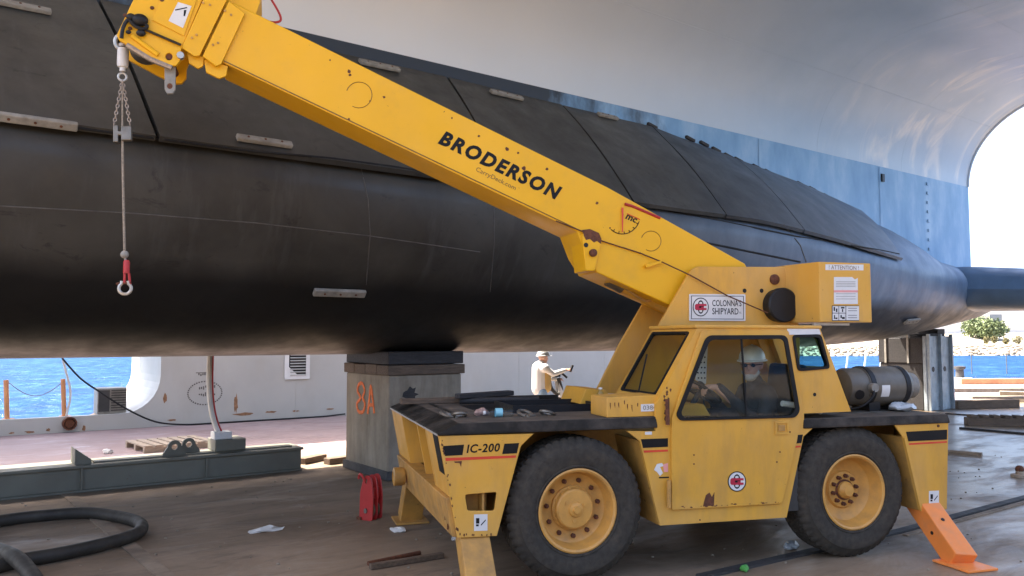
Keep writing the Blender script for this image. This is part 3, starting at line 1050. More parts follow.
# sacrificial zinc bars
for (x, y, ln, hh) in ((20, 9, 50, 8), (35, 119, 72, 9), (264, 144, 57, 8), (379, 68, 43, 9), (506, 97, 36, 7), (607, 118, 22, 6), (339, 291, 56, 9),
                       (911, 320, 13, 6), (691, 276, 18, 5)):
    p, nn = hull_hit(x, y)
    p2, _ = hull_hit(x + 8, y)
    if p is None or p2 is None:
        continue
    d = Vector((1, 0, 0))
    d = (d - nn * d.dot(nn)).normalized()
    dist = (ship_w(*p) - CAM).length
    w_ = abs(ray(x, y).normalized().dot(SA))
    length = 0.88 * min(0.85, ln / F * dist / max(0.35, math.sqrt(max(0.1, 1 - w_ * w_))))
    bb = MB()
    bb.beam(p - d * length / 2 + nn * 0.035, p + d * length / 2 + nn * 0.035, hh / F * dist * 0.9, 0.05, d.cross(nn))
    an = bb.build('zinc_anode', M['zinc'], ship, bevel=0.012)
    for k in (-0.3, 0.0, 0.3):
        MB().lathe([(0.012, 0), (0.012, 0.008), (0.0, 0.008)], p + d * length * k + nn * 0.058, nn, 8).build('bolt', M['rust'], an)

# strut and haunch and wet deck
ZB, TS, S_END = 5.79, 0.30, 16.95
b = MB()
b.box(-13, S_END, TS, 1.25, 3.2, ZB)
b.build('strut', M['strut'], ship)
M['boot'] = surf('strut_dark_band', (0.03, 0.036, 0.046), 0.55, var=0.2, vscale=2, bump=0.05)
for s in (8.2, 12.6):
    MB().box(s, s + 0.018, TS - 0.020, TS - 0.013, 4.0, ZB - 0.02).build('strut_weld', M['strut'], ship)
bb = MB()
for k in range(9):
    MB().box(14.75, 14.83, TS - 0.03, TS - 0.001, 3.75 + k * 0.23, 3.82 + k * 0.23).build('strut_stud', M['strut'], ship)
c = SP(882, 178, TS)
MB().box(c.x - 0.05, c.x + 0.05, TS - 0.04, TS - 0.001, c.z - 0.09, c.z + 0.09).build('strut_vent', M['black'], ship)

AH, BH, T_IN = 2.3, 2.0, -8.0
cs = [(TS + 0.002, ZB)]
for k in range(1, 17):
    a = math.pi / 2 * k / 16
    cs.append((TS - AH * (1 - math.cos(a)), ZB + BH * math.sin(a)))
cs += [(-3.0, ZB + BH + 0.01), (-4.5, ZB + BH + 0.02), (T_IN, ZB + BH + 0.03), (T_IN, ZB + BH + 0.6), (2.6, ZB + BH + 0.6), (2.6, ZB + 1.2), (1.25, ZB)]
sx_ = [-8, -6, -4.5] + [-3 + k for k in range(19)] + [S_END]
b = MB()
for s in sx_:
    for t, z in cs:
        b.v.append((s, t, z))
n_ = len(cs)
for i in range(len(sx_) - 1):
    for k in range(n_):
        k2 = (k + 1) % n_
        b.f.append((i * n_ + k, i * n_ + k2, (i + 1) * n_ + k2, (i + 1) * n_ + k))
        b.mi.append(0)
b.f += [tuple(range(n_)), tuple((len(sx_) - 1) * n_ + k for k in range(n_))]
b.mi += [0, 0]
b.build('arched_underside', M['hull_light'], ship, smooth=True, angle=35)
# weld lines following the arch
for s in (10.2, 13.6):
    pts = [Vector((s, t + 0.001, z + 0.001)) for t, z in cs[0:20]]
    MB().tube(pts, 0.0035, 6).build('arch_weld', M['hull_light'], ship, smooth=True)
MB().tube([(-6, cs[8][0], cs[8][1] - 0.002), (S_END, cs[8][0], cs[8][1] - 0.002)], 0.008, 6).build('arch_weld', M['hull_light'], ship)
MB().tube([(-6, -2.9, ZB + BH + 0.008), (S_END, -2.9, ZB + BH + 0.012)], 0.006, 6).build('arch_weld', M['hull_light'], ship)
# end lip of the arch
pts = [Vector((S_END - 0.04, t - 0.01, z - 0.01)) for t, z in cs[0:20]]
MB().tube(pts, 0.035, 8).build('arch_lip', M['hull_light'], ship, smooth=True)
p = None
# pad eye under the arch
MB().tube([Vector((1.9, -1.55, ZB + BH - 0.04)) + Vector((0.06 * math.cos(a), 0, 0.06 * math.sin(a))) for a in [2 * math.pi * k / 12 for k in range(13)]], 0.014, 6).build('pad_eye', M['post_white'], ship, smooth=True)

# the twin hull behind the viewpoint
pb2 = MB()
pb2.v = [(x, -(y - TC) - 19.5, z) for x, y, z in pb.v]
pb2.f, pb2.mi = list(pb.f), list(pb.mi)
pb2.build('lower_hull', M['hull'], ship, smooth=True, angle=60)
MB().box(-13, S_END, -20.0, -19.0, 3.2, ZB).build('strut', M['boot'], ship)

# edge clips along the upper plating
clips = [(652, 126), (690, 139), (704, 144), (716, 150), (728, 156), (738, 160), (756, 167), (768, 172), (784, 179), (800, 184), (812, 189), (826, 196), (838, 202), (850, 208)]
for (x, y) in clips:
    p = SP(x, y, TS - 0.02)
    MB().beam(p - Vector((0.11, 0, -0.025)), p + Vector((0.11, 0, -0.025)), 0.06, 0.05).build('edge_clip', M['wood_dark'], ship)

# stabiliser fin reaching inboard from the end of the lower hull
b = MB()
sec = [(0.0, 0.0), (0.15, 0.16), (0.6, 0.26), (1.4, 0.28), (2.4, 0.18), (3.2, 0.02), (2.4, -0.14), (1.4, -0.24), (0.6, -0.22), (0.15, -0.14)]
sec_n = len(sec)
for t, ch, s0, zz, th in ((0.9, 1.05, 14.3, 3.0, 2.2), (-0.4, 1.03, 14.4, 3.0, 2.1), (-2.0, 0.95, 14.8, 2.92, 1.8), (-5.0, 0.78, 15.5, 2.7, 1.2), (-5.2, 0.72, 15.6, 2.68, 0.7)):
    for x, z in sec:
        b.v.append((s0 + x * ch, t, zz + z * th))
for i in range(4):
    for k in range(sec_n):
        k2 = (k + 1) % sec_n
        b.f.append((i * sec_n + k, i * sec_n + k2, (i + 1) * sec_n + k2, (i + 1) * sec_n + k))
        b.mi.append(0)
b.f += [tuple(range(sec_n)), tuple(4 * sec_n + k for k in range(sec_n))]
b.mi += [0, 0]
b.build('stabiliser_fin', M['fin'], ship, smooth=True, angle=50)

# ------------------------------------------------------------------ keel blocks
kb = empty('keel_block', 'concrete keel block with orange sprayed marking under the hull', 'keel block', 'keel blocks under the hull', frame='ship')
zt = 1.36
MB().box(0.0, 1.12, 0.0, 1.32, 0.004, zt).build('concrete_body', M['concrete'], kb, bevel=0.02)
MB().box(-0.03, 1.15, -0.03, 1.35, 0.004, 0.12).build('footing', M['concrete_dark'], kb, bevel=0.01)
for k in range(4):
    MB().box(-0.03, 1.16 - 0.02 * (k % 2), -0.03 + k * 0.345, 0.31 + k * 0.345, zt + 0.002, zt + 0.13 + 0.008 * (k % 2)).build('cap_timber', M['wood'], kb, bevel=0.01)
for k in range(3):
    MB().box(-0.02 + 0.015 * k, 1.14, -0.02 + k * 0.46, 0.435 + k * 0.46, zt + 0.141, zt + 0.31).build('cap_timber', M['wood_dark'], kb, bevel=0.012)
# sprayed figures on the end face (plane s = 0); reads away from the corner, so left is larger t
bb = MB()
o8 = [(0.0, 0.0), (0.09, 0.02), (0.13, 0.13), (0.07, 0.21), (0.12, 0.30), (0.06, 0.40), (-0.03, 0.38), (-0.06, 0.29), (0.02, 0.20), (-0.07, 0.12), (-0.05, 0.03), (0.0, 0.0)]
oA = [(0.20, 0.0), (0.24, 0.20), (0.27, 0.38), (0.32, 0.20), (0.36, 0.02)]
oB = [(0.22, 0.12), (0.35, 0.13)]
for st_, close in ((o8, 1), (oA, 0), (oB, 0)):
    pts = spline([(-0.006, 0.86 - x * 1.25, 0.82 + z) for x, z in st_], 4)
    bb.tube(pts, 0.026, 6)
sp_o = bb.build('spray_marking', M['spray_orange'], kb, smooth=True)
sp_o.scale = (0.22, 1, 1)
sp_o.location.x = -0.004
rk = random.Random(2)
MB().prism([(0.32 + rk.uniform(.06, .13) * math.cos(a), 1.1 + rk.uniform(.05, .15) * math.sin(a)) for a in [2 * math.pi * k / 15 for k in range(15)]], d0=-0.004, d1=-0.001).build('black_stain', M['wood_dark'], kb)

kb2 = empty('keel_block', 'dark timber keel block with pale steel plate on its side, near the hull end', 'keel block', 'keel blocks under the hull', frame='ship')
k0 = to_ship(ground(925, 411))
MB().box(k0.x, k0.x + 1.15, k0.y + 0.02, k0.y + 1.15, 0.004, 1.2).build('block_body', M['wood_dark'], kb2, bevel=0.02)
for k in range(3):
    MB().box(k0.x - 0.02 + k * 0.4, k0.x + 0.37 + k * 0.4, k0.y, k0.y + 1.18, 1.202, 1.85 + 0.12 * k).build('cap_timber', M['wood_dark'], kb2, bevel=0.015)
pl = MB().box(k0.x - 0.03, k0.x + 1.25, k0.y - 0.09, k0.y + 0.0, 0.004, 1.9).build('steel_plate', M['steel_blue'], kb2, bevel=0.01)
for s_, in ((0.02,), (0.62,), (1.2,)):
    MB().box(k0.x + s_ - 0.03, k0.x + s_ + 0.03, k0.y - 0.17, k0.y - 0.092, 0.01, 1.95).build('flange', M['steel_blue'], kb2)
for s_ in (0.3, 0.9):
    MB().lathe([(0.07, 0), (0.07, 0.004), (0.0, 0.004)], (k0.x + s_, k0.y - 0.092, 1.05), (0, -1, 0), 14).build('hole', M['black'], kb2)
for t_ in (0.35, 0.95):
    MB().box(k0.x - 0.05, k0.x - 0.003, k0.y + t_, k0.y + t_ + 0.05, 1.2, 1.95).build('tie_strap', M['zinc'], kb2)

# ------------------------------------------------------------------ girder with fittings
gd = empty('steel_girder', 'long grey green steel girder lying on the dock floor', 'girder', frame='ship')
G0, G1 = -9.5, -0.6
gt = 1.43
MB().box(G0, G1, gt + 0.04, gt + 0.52, 0.03, 0.29).build('web', M['girder'], gd, bevel=0.005)
MB().box(G0, G1 + 0.02, gt, gt + 0.56, 0.29, 0.325).build('top_flange', M['girder'], gd, bevel=0.004)
MB().box(G0, G1, gt, gt + 0.56, 0.004, 0.03).build('bottom_flange', M['girder'], gd, bevel=0.004)
for s in (-7.6, -3.35, -1.9):
    MB().box(s, s + 0.02, gt + 0.005, gt + 0.039, 0.031, 0.289).build('stiffener', M['girder'], gd)
c = SP(76, 464, gt + 0.1)
MB().prism([(c.x - 0.02, 0.326), (c.x + 0.16, 0.326), (c.x + 0.16, 0.38), (c.x - 0.02, 0.52)], d0=gt + 0.05, d1=gt + 0.4).build('stop_bracket', M['girder'], gd, bevel=0.004)
MB().box(c.x + 0.2, G1 - 0.1, gt + 0.12, gt + 0.42, 0.326, 0.345).build('wear_plate', M['girder'], gd)
for px in (174, 191):
    c = SP(px, 460, gt + 0.12)
    o_ = [(c.x - 0.14, 0.346), (c.x + 0.14, 0.346), (c.x + 0.14, 0.37)] + [(c.x + 0.085 * math.cos(a), 0.45 + 0.085 * math.sin(a)) for a in [math.pi * k / 8 for k in range(9)]] + [(c.x - 0.14, 0.37)]
    MB().prism(o_, [ring_pts(c.x, 0.45, 0.038, 0.038, 12)], d0=gt + 0.10 + (px - 174) * 0.008, d1=gt + 0.135 + (px - 174) * 0.008).build('lifting_lug', M['girder'], gd)
c = SP(222, 452, gt + 0.2)
MB().box(c.x - 0.12, c.x + 0.28, gt + 0.08, gt + 0.46, 0.346, 0.50).build('hose_block', M['girder'], gd, bevel=0.01)
MB().box(c.x - 0.13, c.x + 0.1, gt + 0.1, gt + 0.3, 0.502, 0.60).build('hose_clamp', M['white'], gd, bevel=0.01)
pts = spline([SP(x, y, gt + 0.25) for x, y in ((221, 436), (217, 428), (213, 416), (210.5, 400), (209.5, 380), (210, 358), (211, 345))], 5)
hz = MB().tube(pts, 0.042, 10).build('drain_hose', M['hose_white'], frame='ship', smooth=True)
tag(hz, 'white hose with a red line rising from the girder to the hull', 'hose')
MB().tube([p + Vector((0.03, -0.03, 0)) for p in pts], 0.014, 6).build('red_line', M['red'], hz, smooth=True)

# pallet in the shade behind the girder
pl_c = to_ship(ground(172, 447))
pal = empty('wooden_pallet', 'weathered wooden pallet lying flat behind the girder', 'pallet', loc=ship_w(pl_c.x, pl_c.y, 0), rz=AL + 0.1)
for k in range(3):
    MB().box(-0.6, 0.6, -0.5 + k * 0.46, -0.42 + k * 0.46, 0.0, 0.09).build('runner', M['wood_pale'], pal)
for k in range(7):
    MB().box(-0.6 + k * 0.17, -0.48 + k * 0.17, -0.5, 0.5, 0.092, 0.115).build('board', M['wood_pale'], pal)

# loose timbers in the light behind block
for i, (px, py, ln, rz, lb) in enumerate(((255, 456, 0.9, 0.1, 'short flat board on the sunlit floor at the girder end'), (312, 462, 0.5, 0.5, 'dark timber offcut between girder and keel block'),
                                          (338, 463, 0.4, 0.2, 'dark timber offcut against the keel block foot'))):
    p = ground(px, py)
    o = tag(MB().box(-ln / 2, ln / 2, -0.08, 0.08, 0, 0.09).build('timber_offcut', M['wood'], bevel=0.008), lb, 'timber', 'timber offcuts by the keel block')
    o.location, o.rotation_euler = p, (0, 0, AL + rz)
# ================================================================== CRANE
crane = empty('mobile_crane', 'yellow four wheeled carry deck crane with raised boom and enclosed cab', 'crane', frame='crane')


def px_prism(mb, px, v0, v1, holes=(), mi=0, vp=None, rnd_=0.0):
    """outline given in picture pixels on the crane plane vp (default v0), thick from v0 to v1"""
    vp = v0 if vp is None else vp
    o = [l2(x, y, vp) for x, y in px]
    if rnd_:
        o = rounded(o, rnd_)
    hs = []
    for h in holes:
        q = [l2(x, y, vp) for x, y in h]
        hs.append(rounded(q, rnd_) if rnd_ else q)
    return mb.prism(o, hs, d0=v0, d1=v1, mi=mi)


Y_, YD = M['yellow'], M['yellow_dirty']
WID = 2.3
# ---- chassis
MB().box(-0.82, 3.4, 0.5, WID - 0.5, 0.42, 1.09).build('chassis_frame', YD, crane, bevel=0.01)
ax = MB()
for u in (0.0, 2.5):
    ax.tube([(u, 0.42, 0.535), (u, WID - 0.42, 0.535)], 0.09, 12)
    ax.sphere((u, WID / 2, 0.535), 0.2)
ax.build('axle', M['black'], crane, smooth=True)

# ---- front side panels
fp = [(439, 436), (534, 433.5), (521, 446), (497, 536), (457.5, 538)]
fh = [(465, 494.7), (497, 492), (494.5, 511), (467.5, 511)]
fp2 = [l2(x, y, 0) for x, y in fp]
fh2 = rounded([l2(x, y, 0) for x, y in fh], 0.02, 3)
panel = MB().prism(fp2, [fh2], d0=0, d1=0.02).build('front_side_panel', Y_, crane, bevel=0.004)
MB().prism(fp2, [fh2], d0=WID - 0.02, d1=WID).build('front_side_panel', Y_, crane)
a, c_ = fp2[2], fp2[3]
MB().beam((a[0] - 0.012, 0.26, a[1]), (c_[0] - 0.012, 0.26, c_[1]), 0.478, 0.02, (0, 1, 0)).build('wheel_arch_plate', YD, crane)
MB().box(fp2[4][0] + 0.05, fp2[3][0] - 0.04, 0.15, 0.17, 0.44, 1.1).build('inner_plate', YD, crane)
MB().box(fp2[4][0] + 0.19, fp2[4][0] + 0.205, 0.025, 0.148, 0.5, 0.95).build('inner_rib', YD, crane)
dm = M['decal_black']
px_prism(MB(), [(443.1, 446), (464, 444.6), (462.5, 455), (445.2, 456)], -0.002, -0.001).build('black_stripe', dm, panel)
px_prism(MB(), [(504.5, 443.7), (519.2, 443), (516.8, 453.3), (502.2, 454)], -0.002, -0.001).build('black_stripe', dm, panel)
px_prism(MB(), [(445.4, 458), (516.2, 455.3), (515.7, 457.8), (445.8, 461)], -0.002, -0.001).build('red_stripe', M['decal_red'], panel)
p0, p1 = L(466.5, 453.2, -0.002), L(500, 451.6, -0.002)
lettering('model_lettering', 'IC-200', p0, p1 - p0, (0, 0, 1), (p1 - p0).length, 0.062, dm, panel, bold=0.022, shear=0.18, space=1.08)


def safety_sticker(x0, y0, x1, y1, parent, v=-0.002):
    px_prism(MB(), [(x0, y0), (x1, y0 - 0.4), (x1, y1 - 0.4), (x0, y1)], v, v + 0.001).build('safety_sticker', M['white'], parent)
    bb = MB()
    w, h = x1 - x0, y1 - y0
    px_prism(bb, [(x0 + w * .15, y0 + h * .22), (x0 + w * .4, y0 + h * .22), (x0 + w * .4, y0 + h * .55), (x0 + w * .15, y0 + h * .55)], v - 0.001, v - 0.0005)
    px_prism(bb, [(x0 + w * .15, y0 + h * .6), (x0 + w * .35, y0 + h * .6), (x0 + w * .35, y0 + h * .72), (x0 + w * .15, y0 + h * .72)], v - 0.001, v - 0.0005)
    px_prism(bb, [(x0 + w * .5, y0 + h * .62), (x0 + w * .85, y0 + h * .3), (x0 + w * .88, y0 + h * .36), (x0 + w * .53, y0 + h * .68)], v - 0.001, v - 0.0005)
    bb.build('sticker_print', dm, parent)


safety_sticker(474, 514.5, 487.5, 531, panel)
rk = random.Random(14)
for k in range(26):
    f = rk.random()
    x, y = (440 + 17 * f + rk.uniform(.5, 2.2), 438 + 99 * f) if k < 16 else (rk.uniform(460, 496), 536 - rk.uniform(.3, 2))
    rr_ = rk.uniform(.5, 1.3)
    px_prism(MB(), [(x + rr_ * rk.uniform(.5, 1.2) * math.cos(a), y + rr_ * rk.uniform(.6, 1.9) * math.sin(a)) for a in [2 * math.pi * q / 7 for q in range(7)]], -0.0018, -0.001).build('rust_speck', M['rust'], panel)
px_prism(MB(), [(454, 461.5), (462, 461), (461, 467), (459.5, 463), (455, 463)], -0.0018, -0.001).build('scratch', M['rust'], panel)

# ---- nose: uprights, recess, lower cross beam (profile leans back)


def uf(z):
    return -1.055 + (1.153 - z) * 0.195


def nose(v0, v1, z0, z1, d0, d1):
    return MB().prism([(uf(z0) + d0, z0), (uf(z0) + d1, z0), (uf(z1) + d1, z1), (uf(z1) + d0, z1)], d0=v0, d1=v1)


up = nose(0.022, 0.52, 0.70, 1.148, 0.0, 0.025).build('nose_upright', Y_, crane, bevel=0.004)
nose(0.06, 0.24, 0.86, 1.14, -0.003, -0.001).build('black_stripe', dm, up)
nose(0.53, 0.56, 0.70, 1.148, 0.0, 0.42).build('nose_rib', Y_, crane)
nose(1.08, 1.11, 0.70, 1.148, 0.03, 0.42).build('nose_rib', Y_, crane)
nose(1.70, 1.73, 0.70, 1.148, 0.0, 0.42).build('nose_rib', Y_, crane)
nose(1.74, 2.275, 0.70, 1.148, 0.0, 0.025).build('nose_upright', Y_, crane, bevel=0.004)
nose(0.57, 1.69, 0.70, 1.10, 0.40, 0.42).build('nose_back_plate', Y_, crane)
cb = nose(0.023, WID - 0.023, 0.42, 0.70, -0.035, 0.10).build('nose_cross_beam', YD, crane, bevel=0.006)
for k in range(4):
    v = 0.1 + 0.09 * k
    MB().beam((uf(0.5) - 0.037, v, 0.46 + 0.05 * k), (uf(0.5) - 0.037, v, 0.50 + 0.05 * k), 0.012, 0.004).build('weld_scar', M['rust'], cb)

# ---- decks
def deck(u0, u1, z0, z1, name, in_f, in_n, in_r=0.005, v1=WID + 0.01):
    v0 = -0.012
    zm = z0 + 0.018
    vs = [(u0, v0, z0), (u1, v0, z0), (u1, v1, z0), (u0, v1, z0), (u0, v0, zm), (u1, v0, zm), (u1, v1, zm), (u0, v1, zm),
          (u0 + in_f, v0 + in_n, z1), (u1 - in_r, v0 + in_n, z1), (u1 - in_r, v1 - in_n, z1), (u0 + in_f, v1 - in_n, z1)]
    fs = [(0, 3, 2, 1), (0, 1, 5, 4), (1, 2, 6, 5), (2, 3, 7, 6), (3, 0, 4, 7), (4, 5, 9, 8), (5, 6, 10, 9), (6, 7, 11, 10), (7, 4, 8, 11), (8, 9, 10, 11)]
    bb = MB().add(vs, fs)
    bb.mi[-1] = 1
    return bb.build(name, [M['deck_black'], M['deck_top']], crane, bevel=0.006)


fd_end = L(657, 424, 0).x
ZD = 1.235
dk = deck(-1.066, fd_end, 1.151, ZD, 'front_deck', 0.16, 0.015)
MB().box(-1.07, -1.066, 0.0, WID, 1.148, 1.16).build('deck_edge_strip', M['galv'], dk)
# far side rails and hatch edges on the deck
MB().beam((-0.55, 1.98, ZD + 0.02), (fd_end - 0.1, 1.98, ZD + 0.02), 0.06, 0.04).build('deck_rail', M['deck_black'], dk)
MB().box(-0.55, -0.10, 0.75, 1.5, ZD + 0.001, ZD + 0.004).build('hatch_plate', M['black'], dk)
MB().box(-0.80, -0.78, 0.5, 1.7, ZD + 0.001, ZD + 0.012).build('deck_cleat', M['deck_black'], dk)
tray = MB()
u0, u1 = L(512, 410, 0.65).x, L(601, 410, 0.65).x
tray.box(u0, u1, 0.62, 0.64, ZD, ZD + 0.06).box(u0, u1, 1.18, 1.20, ZD, ZD + 0.06).box(u0, u0 + 0.02, 0.64, 1.18, ZD, ZD + 0.06).box(u1 - 0.02, u1, 0.64, 1.18, ZD, ZD + 0.06)
tray.build('deck_coaming', M['black'], dk)

rd0 = L(803, 420, 0).x
ZR = 1.178
rdk = deck(rd0, 3.535, 1.10, ZR, 'rear_deck', 0.005, 0.012, 0.01)
MB().box(rd0 + 0.1, 3.4, 0.3, 2.0, ZR + 0.001, ZR + 0.006).build('deck_plate', M['steel'], rdk)

# ---- rear side panel
rp = [(894.7, 425), (948.5, 422.6), (947, 509.5), (920, 510.5), (903, 437)]
rp2 = [l2(x, y, 0) for x, y in rp]
rpan = MB().prism(rp2, d0=0, d1=0.02).build('rear_side_panel', Y_, crane, bevel=0.004)
MB().prism(rp2, d0=WID - 0.02, d1=WID).build('rear_side_panel', Y_, crane)
a, c_ = rp2[4], rp2[3]
MB().beam((a[0] + 0.012, 0.26, a[1]), (c_[0] + 0.012, 0.26, c_[1]), 0.478, 0.02, (0, 1, 0)).build('wheel_arch_plate', YD, crane)
fl_ = MB().beam((a[0] + 0.012, -0.008, a[1]), (c_[0] + 0.012, -0.008, c_[1]), 0.028, 0.014, (1, 0, 0)).build('panel_flange', Y_, rpan)
MB().box(rp2[2][0] - 0.02, rp2[2][0] - 0.001, 0.022, WID - 0.022, 0.44, 1.098).build('tail_plate', Y_, crane)
px_prism(MB(), [(906, 431.8), (947.2, 429.6), (947, 439.6), (908.5, 441.4)], -0.002, -0.001).build('black_stripe', dm, rpan)
px_prism(MB(), [(908.8, 443.2), (947, 441), (947, 442.8), (909.2, 445)], -0.002, -0.001).build('red_stripe', M['decal_red'], rpan)
safety_sticker(929, 491, 939, 505.5, rpan)
MB().lathe([(0.012, 0), (0.012, 0.008), (0, 0.008)], L(938, 425.8, 0), (0, -1, 0), 8).build('bolt', M['rust'], rpan)


# ---- wheels
def make_wheel(u, v_in, side, front):
    root = bpy.data.objects.new('wheel', None)
    COL.objects.link(root)
    root.parent = crane
    root.location = (u, v_in, 0.0)
    zc, ro, wd = 0.548, 0.548, 0.37
    # v measured inward from the outer face
    prof = [(0.305, 0.03), (0.325, 0.020), (0.330, 0.010), (0.338, 0.010), (0.342, 0.016), (0.38, 0.005), (0.44, 0.0), (0.470, 0.007), (0.474, 0.014), (0.488, 0.022), (0.502, 0.030), (0.530, 0.050), (0.545, 0.072), (0.548, 0.074), (0.548, 0.118), (0.530, 0.121), (0.530, 0.127), (0.548, 0.130), (0.548, 0.185)]
    prof = prof + [(r, wd - h) for r, h in reversed(prof[:-1])]
    n = 208
    vs, fs = [], []
    for j, (r, h) in enumerate(prof):
        for k in range(n):
            a = 2 * math.pi * k / n
            rr = r
            if r > 0.49:
                row = int(h / wd * 5)
                ph = (k + (2 if row % 2 else 0)) % 4
                if ph < 1:
                    rr -= 0.015 if r > 0.53 else 0.008
            elif 0.38 < r < 0.44 and j in (3, len(prof) - 4):
                rr = r
            vs.append((rr * math.cos(a), side * h, zc + rr * math.sin(a)))
    for j in range(len(prof) - 1):
        for k in range(n):
            k2 = (k + 1) % n
            fs.append((j * n + k, j * n + k2, (j + 1) * n + k2, (j + 1) * n + k))
    bb = MB().add(vs, fs)
    bb.build('tyre', M['tyre'], root, smooth=True, angle=38)
    axv = (0, side, 0)
    o = (0, 0, zc)
    if front:
        rp_ = [(0.312, 0.03), (0.318, 0.018), (0.306, 0.012), (0.290, 0.022), (0.282, 0.05), (0.272, 0.11), (0.262, 0.135), (0.235, 0.150), (0.150, 0.152), (0.0, 0.155)]
    else:
        rp_ = [(0.312, 0.03), (0.318, 0.018), (0.306, 0.012), (0.290, 0.022), (0.280, 0.07), (0.255, 0.135), (0.215, 0.165), (0.165, 0.172), (0.15, 0.150), (0.085, 0.145), (0.0, 0.145)]
    rim = MB().lathe(rp_, o, axv, 48, caps=False).build('rim', M['yellow_rim'], root, smooth=True, angle=30)
    if front:
        MB().lathe([(0.170, 0.155), (0.170, 0.13), (0.158, 0.12), (0.150, 0.085), (0.138, 0.075), (0.06, 0.070), (0.052, 0.055), (0.030, 0.048), (0.026, 0.035), (0.0, 0.035)], o, axv, 36, caps=False).build('hub', M['yellow_rim'], root, smooth=True, angle=28)
        nl, rl, hl = 11, 0.212, 0.152
        for k in range(14):
            a = 2 * math.pi * k / 14
            MB().lathe([(0.012, 0.0), (0.012, -0.014), (0.0, -0.014)], (0.152 * math.cos(a), side * 0.122, zc + 0.152 * math.sin(a)), axv, 6).build('hub_bolt', M['yellow_rim'], root)
        for k, rr in ((0, .085), (1, .085), (2, .085)):
            a = 2 * math.pi * k / 3 + 0.4
            MB().lathe([(0.016, 0.0), (0.016, -0.008), (0.0, -0.008)], (rr * math.cos(a), side * 0.072, zc + rr * math.sin(a)), axv, 10).build('hub_plug', M['yellow_rim'], root)
    else:
        MB().lathe([(0.072, 0.146), (0.072, 0.115), (0.060, 0.10), (0.045, 0.075), (0.0, 0.072)], o, axv, 28, caps=False).build('hub', M['yellow_rim'], root, smooth=True, angle=28)
        MB().lathe([(0.088, 0.146), (0.088, 0.136), (0.073, 0.136)], o, axv, 28, caps=False).build('hub_ring', M['rust'], root, smooth=True)
        nl, rl, hl = 10, 0.118, 0.148
    for k in range(nl):
        a = 2 * math.pi * (k + 0.3) / nl
        nut = MB().lathe([(0.019, 0.0), (0.019, -0.022), (0.010, -0.024), (0.010, -0.04), (0.0, -0.04)], (rl * math.cos(a), side * hl, zc + rl * math.sin(a)), axv, 6)
        nut.build('lug_nut', M['rust'], root)
    return root


make_wheel(0.02, 0.0, 1, True)
make_wheel(2.525, 0.0, 1, False)
make_wheel(0.02, WID, -1, True)
make_wheel(2.525, WID, -1, False)

# ---- outriggers


def outrigger(top, foot, w, h, mat, pad_mat):
    top, foot = Vector(top), Vector(foot)
    root = bpy.data.objects.new('outrigger', None)
    COL.objects.link(root)
    root.parent = crane
    root.location = (foot.x, foot.y, 0)
    rel = Vector((foot.x, foot.y, 0))
    leg = MB().beam(top - rel, foot - rel, w, h, (1, 0, 0)).build('leg', mat, root, bevel=0.008)
    MB().box(-w * .75, w * .75, -0.20, 0.16, 0.003, 0.022).build('foot_pad', pad_mat, root, bevel=0.004)
    return root, leg, top - rel, foot - rel


r1, lg, t_, f_ = outrigger((3.33, 0.16, 0.42), (3.20, -0.42, 0.03), 0.20, 0.17, M['orange'], M['orange'])
for k, (dx, fr) in enumerate(((-0.101, 0.55), (0.0, 0.45))):
    p = t_.lerp(f_, fr) + Vector((dx, 0 if k == 0 else -0.06, 0 if k == 0 else 0.065))
    MB().lathe([(0.016, -0.004), (0.016, 0.004)], p, (1, 0, 0) if k == 0 else (0, -0.65, 0.75), 10).build('pin_hole', M['black'], r1)
outrigger((-0.78, 0.13, 0.415), (-0.79, -0.22, 0.03), 0.22, 0.16, YD, YD)
outrigger((-0.80, WID - 0.1, 0.62), (-0.83, WID + 0.2, 0.03), 0.22, 0.16, YD, YD)
outrigger((3.30, WID - 0.22, 0.55), (3.17, WID + 0.4, 0.03), 0.20, 0.17, M['orange'], M['orange'])
MB().lathe([(0.0, 0), (0.075, 0), (0.085, 0.02), (0.085, 0.10), (0.05, 0.11), (0.05, 0.05), (0, 0.05)], (uf(0.55) - 0.05, 1.9, 0.55), (-1, 0, 0), 18).build('tow_eye', YD, crane, smooth=True)

# ---- cab
win = [(674.5, 414.5), (705, 335.5), (784.5, 335), (797.5, 410.5), (792.5, 418), (679, 421)]
rwin = [(792.5, 335.6), (820, 335.0), (829, 368), (798, 370.5)]
side = [(627, 431), (655.5, 431.2), (656, 404), (697, 328.5), (820, 328), (851, 411.5), (804, 413.5), (804, 425.5), (816, 425.3), (803.5, 436.5), (786.6, 517.5), (660, 525.5), (640, 441)]


def in_px(px, v):
    return [l2(x, y, v) for x, y in px]


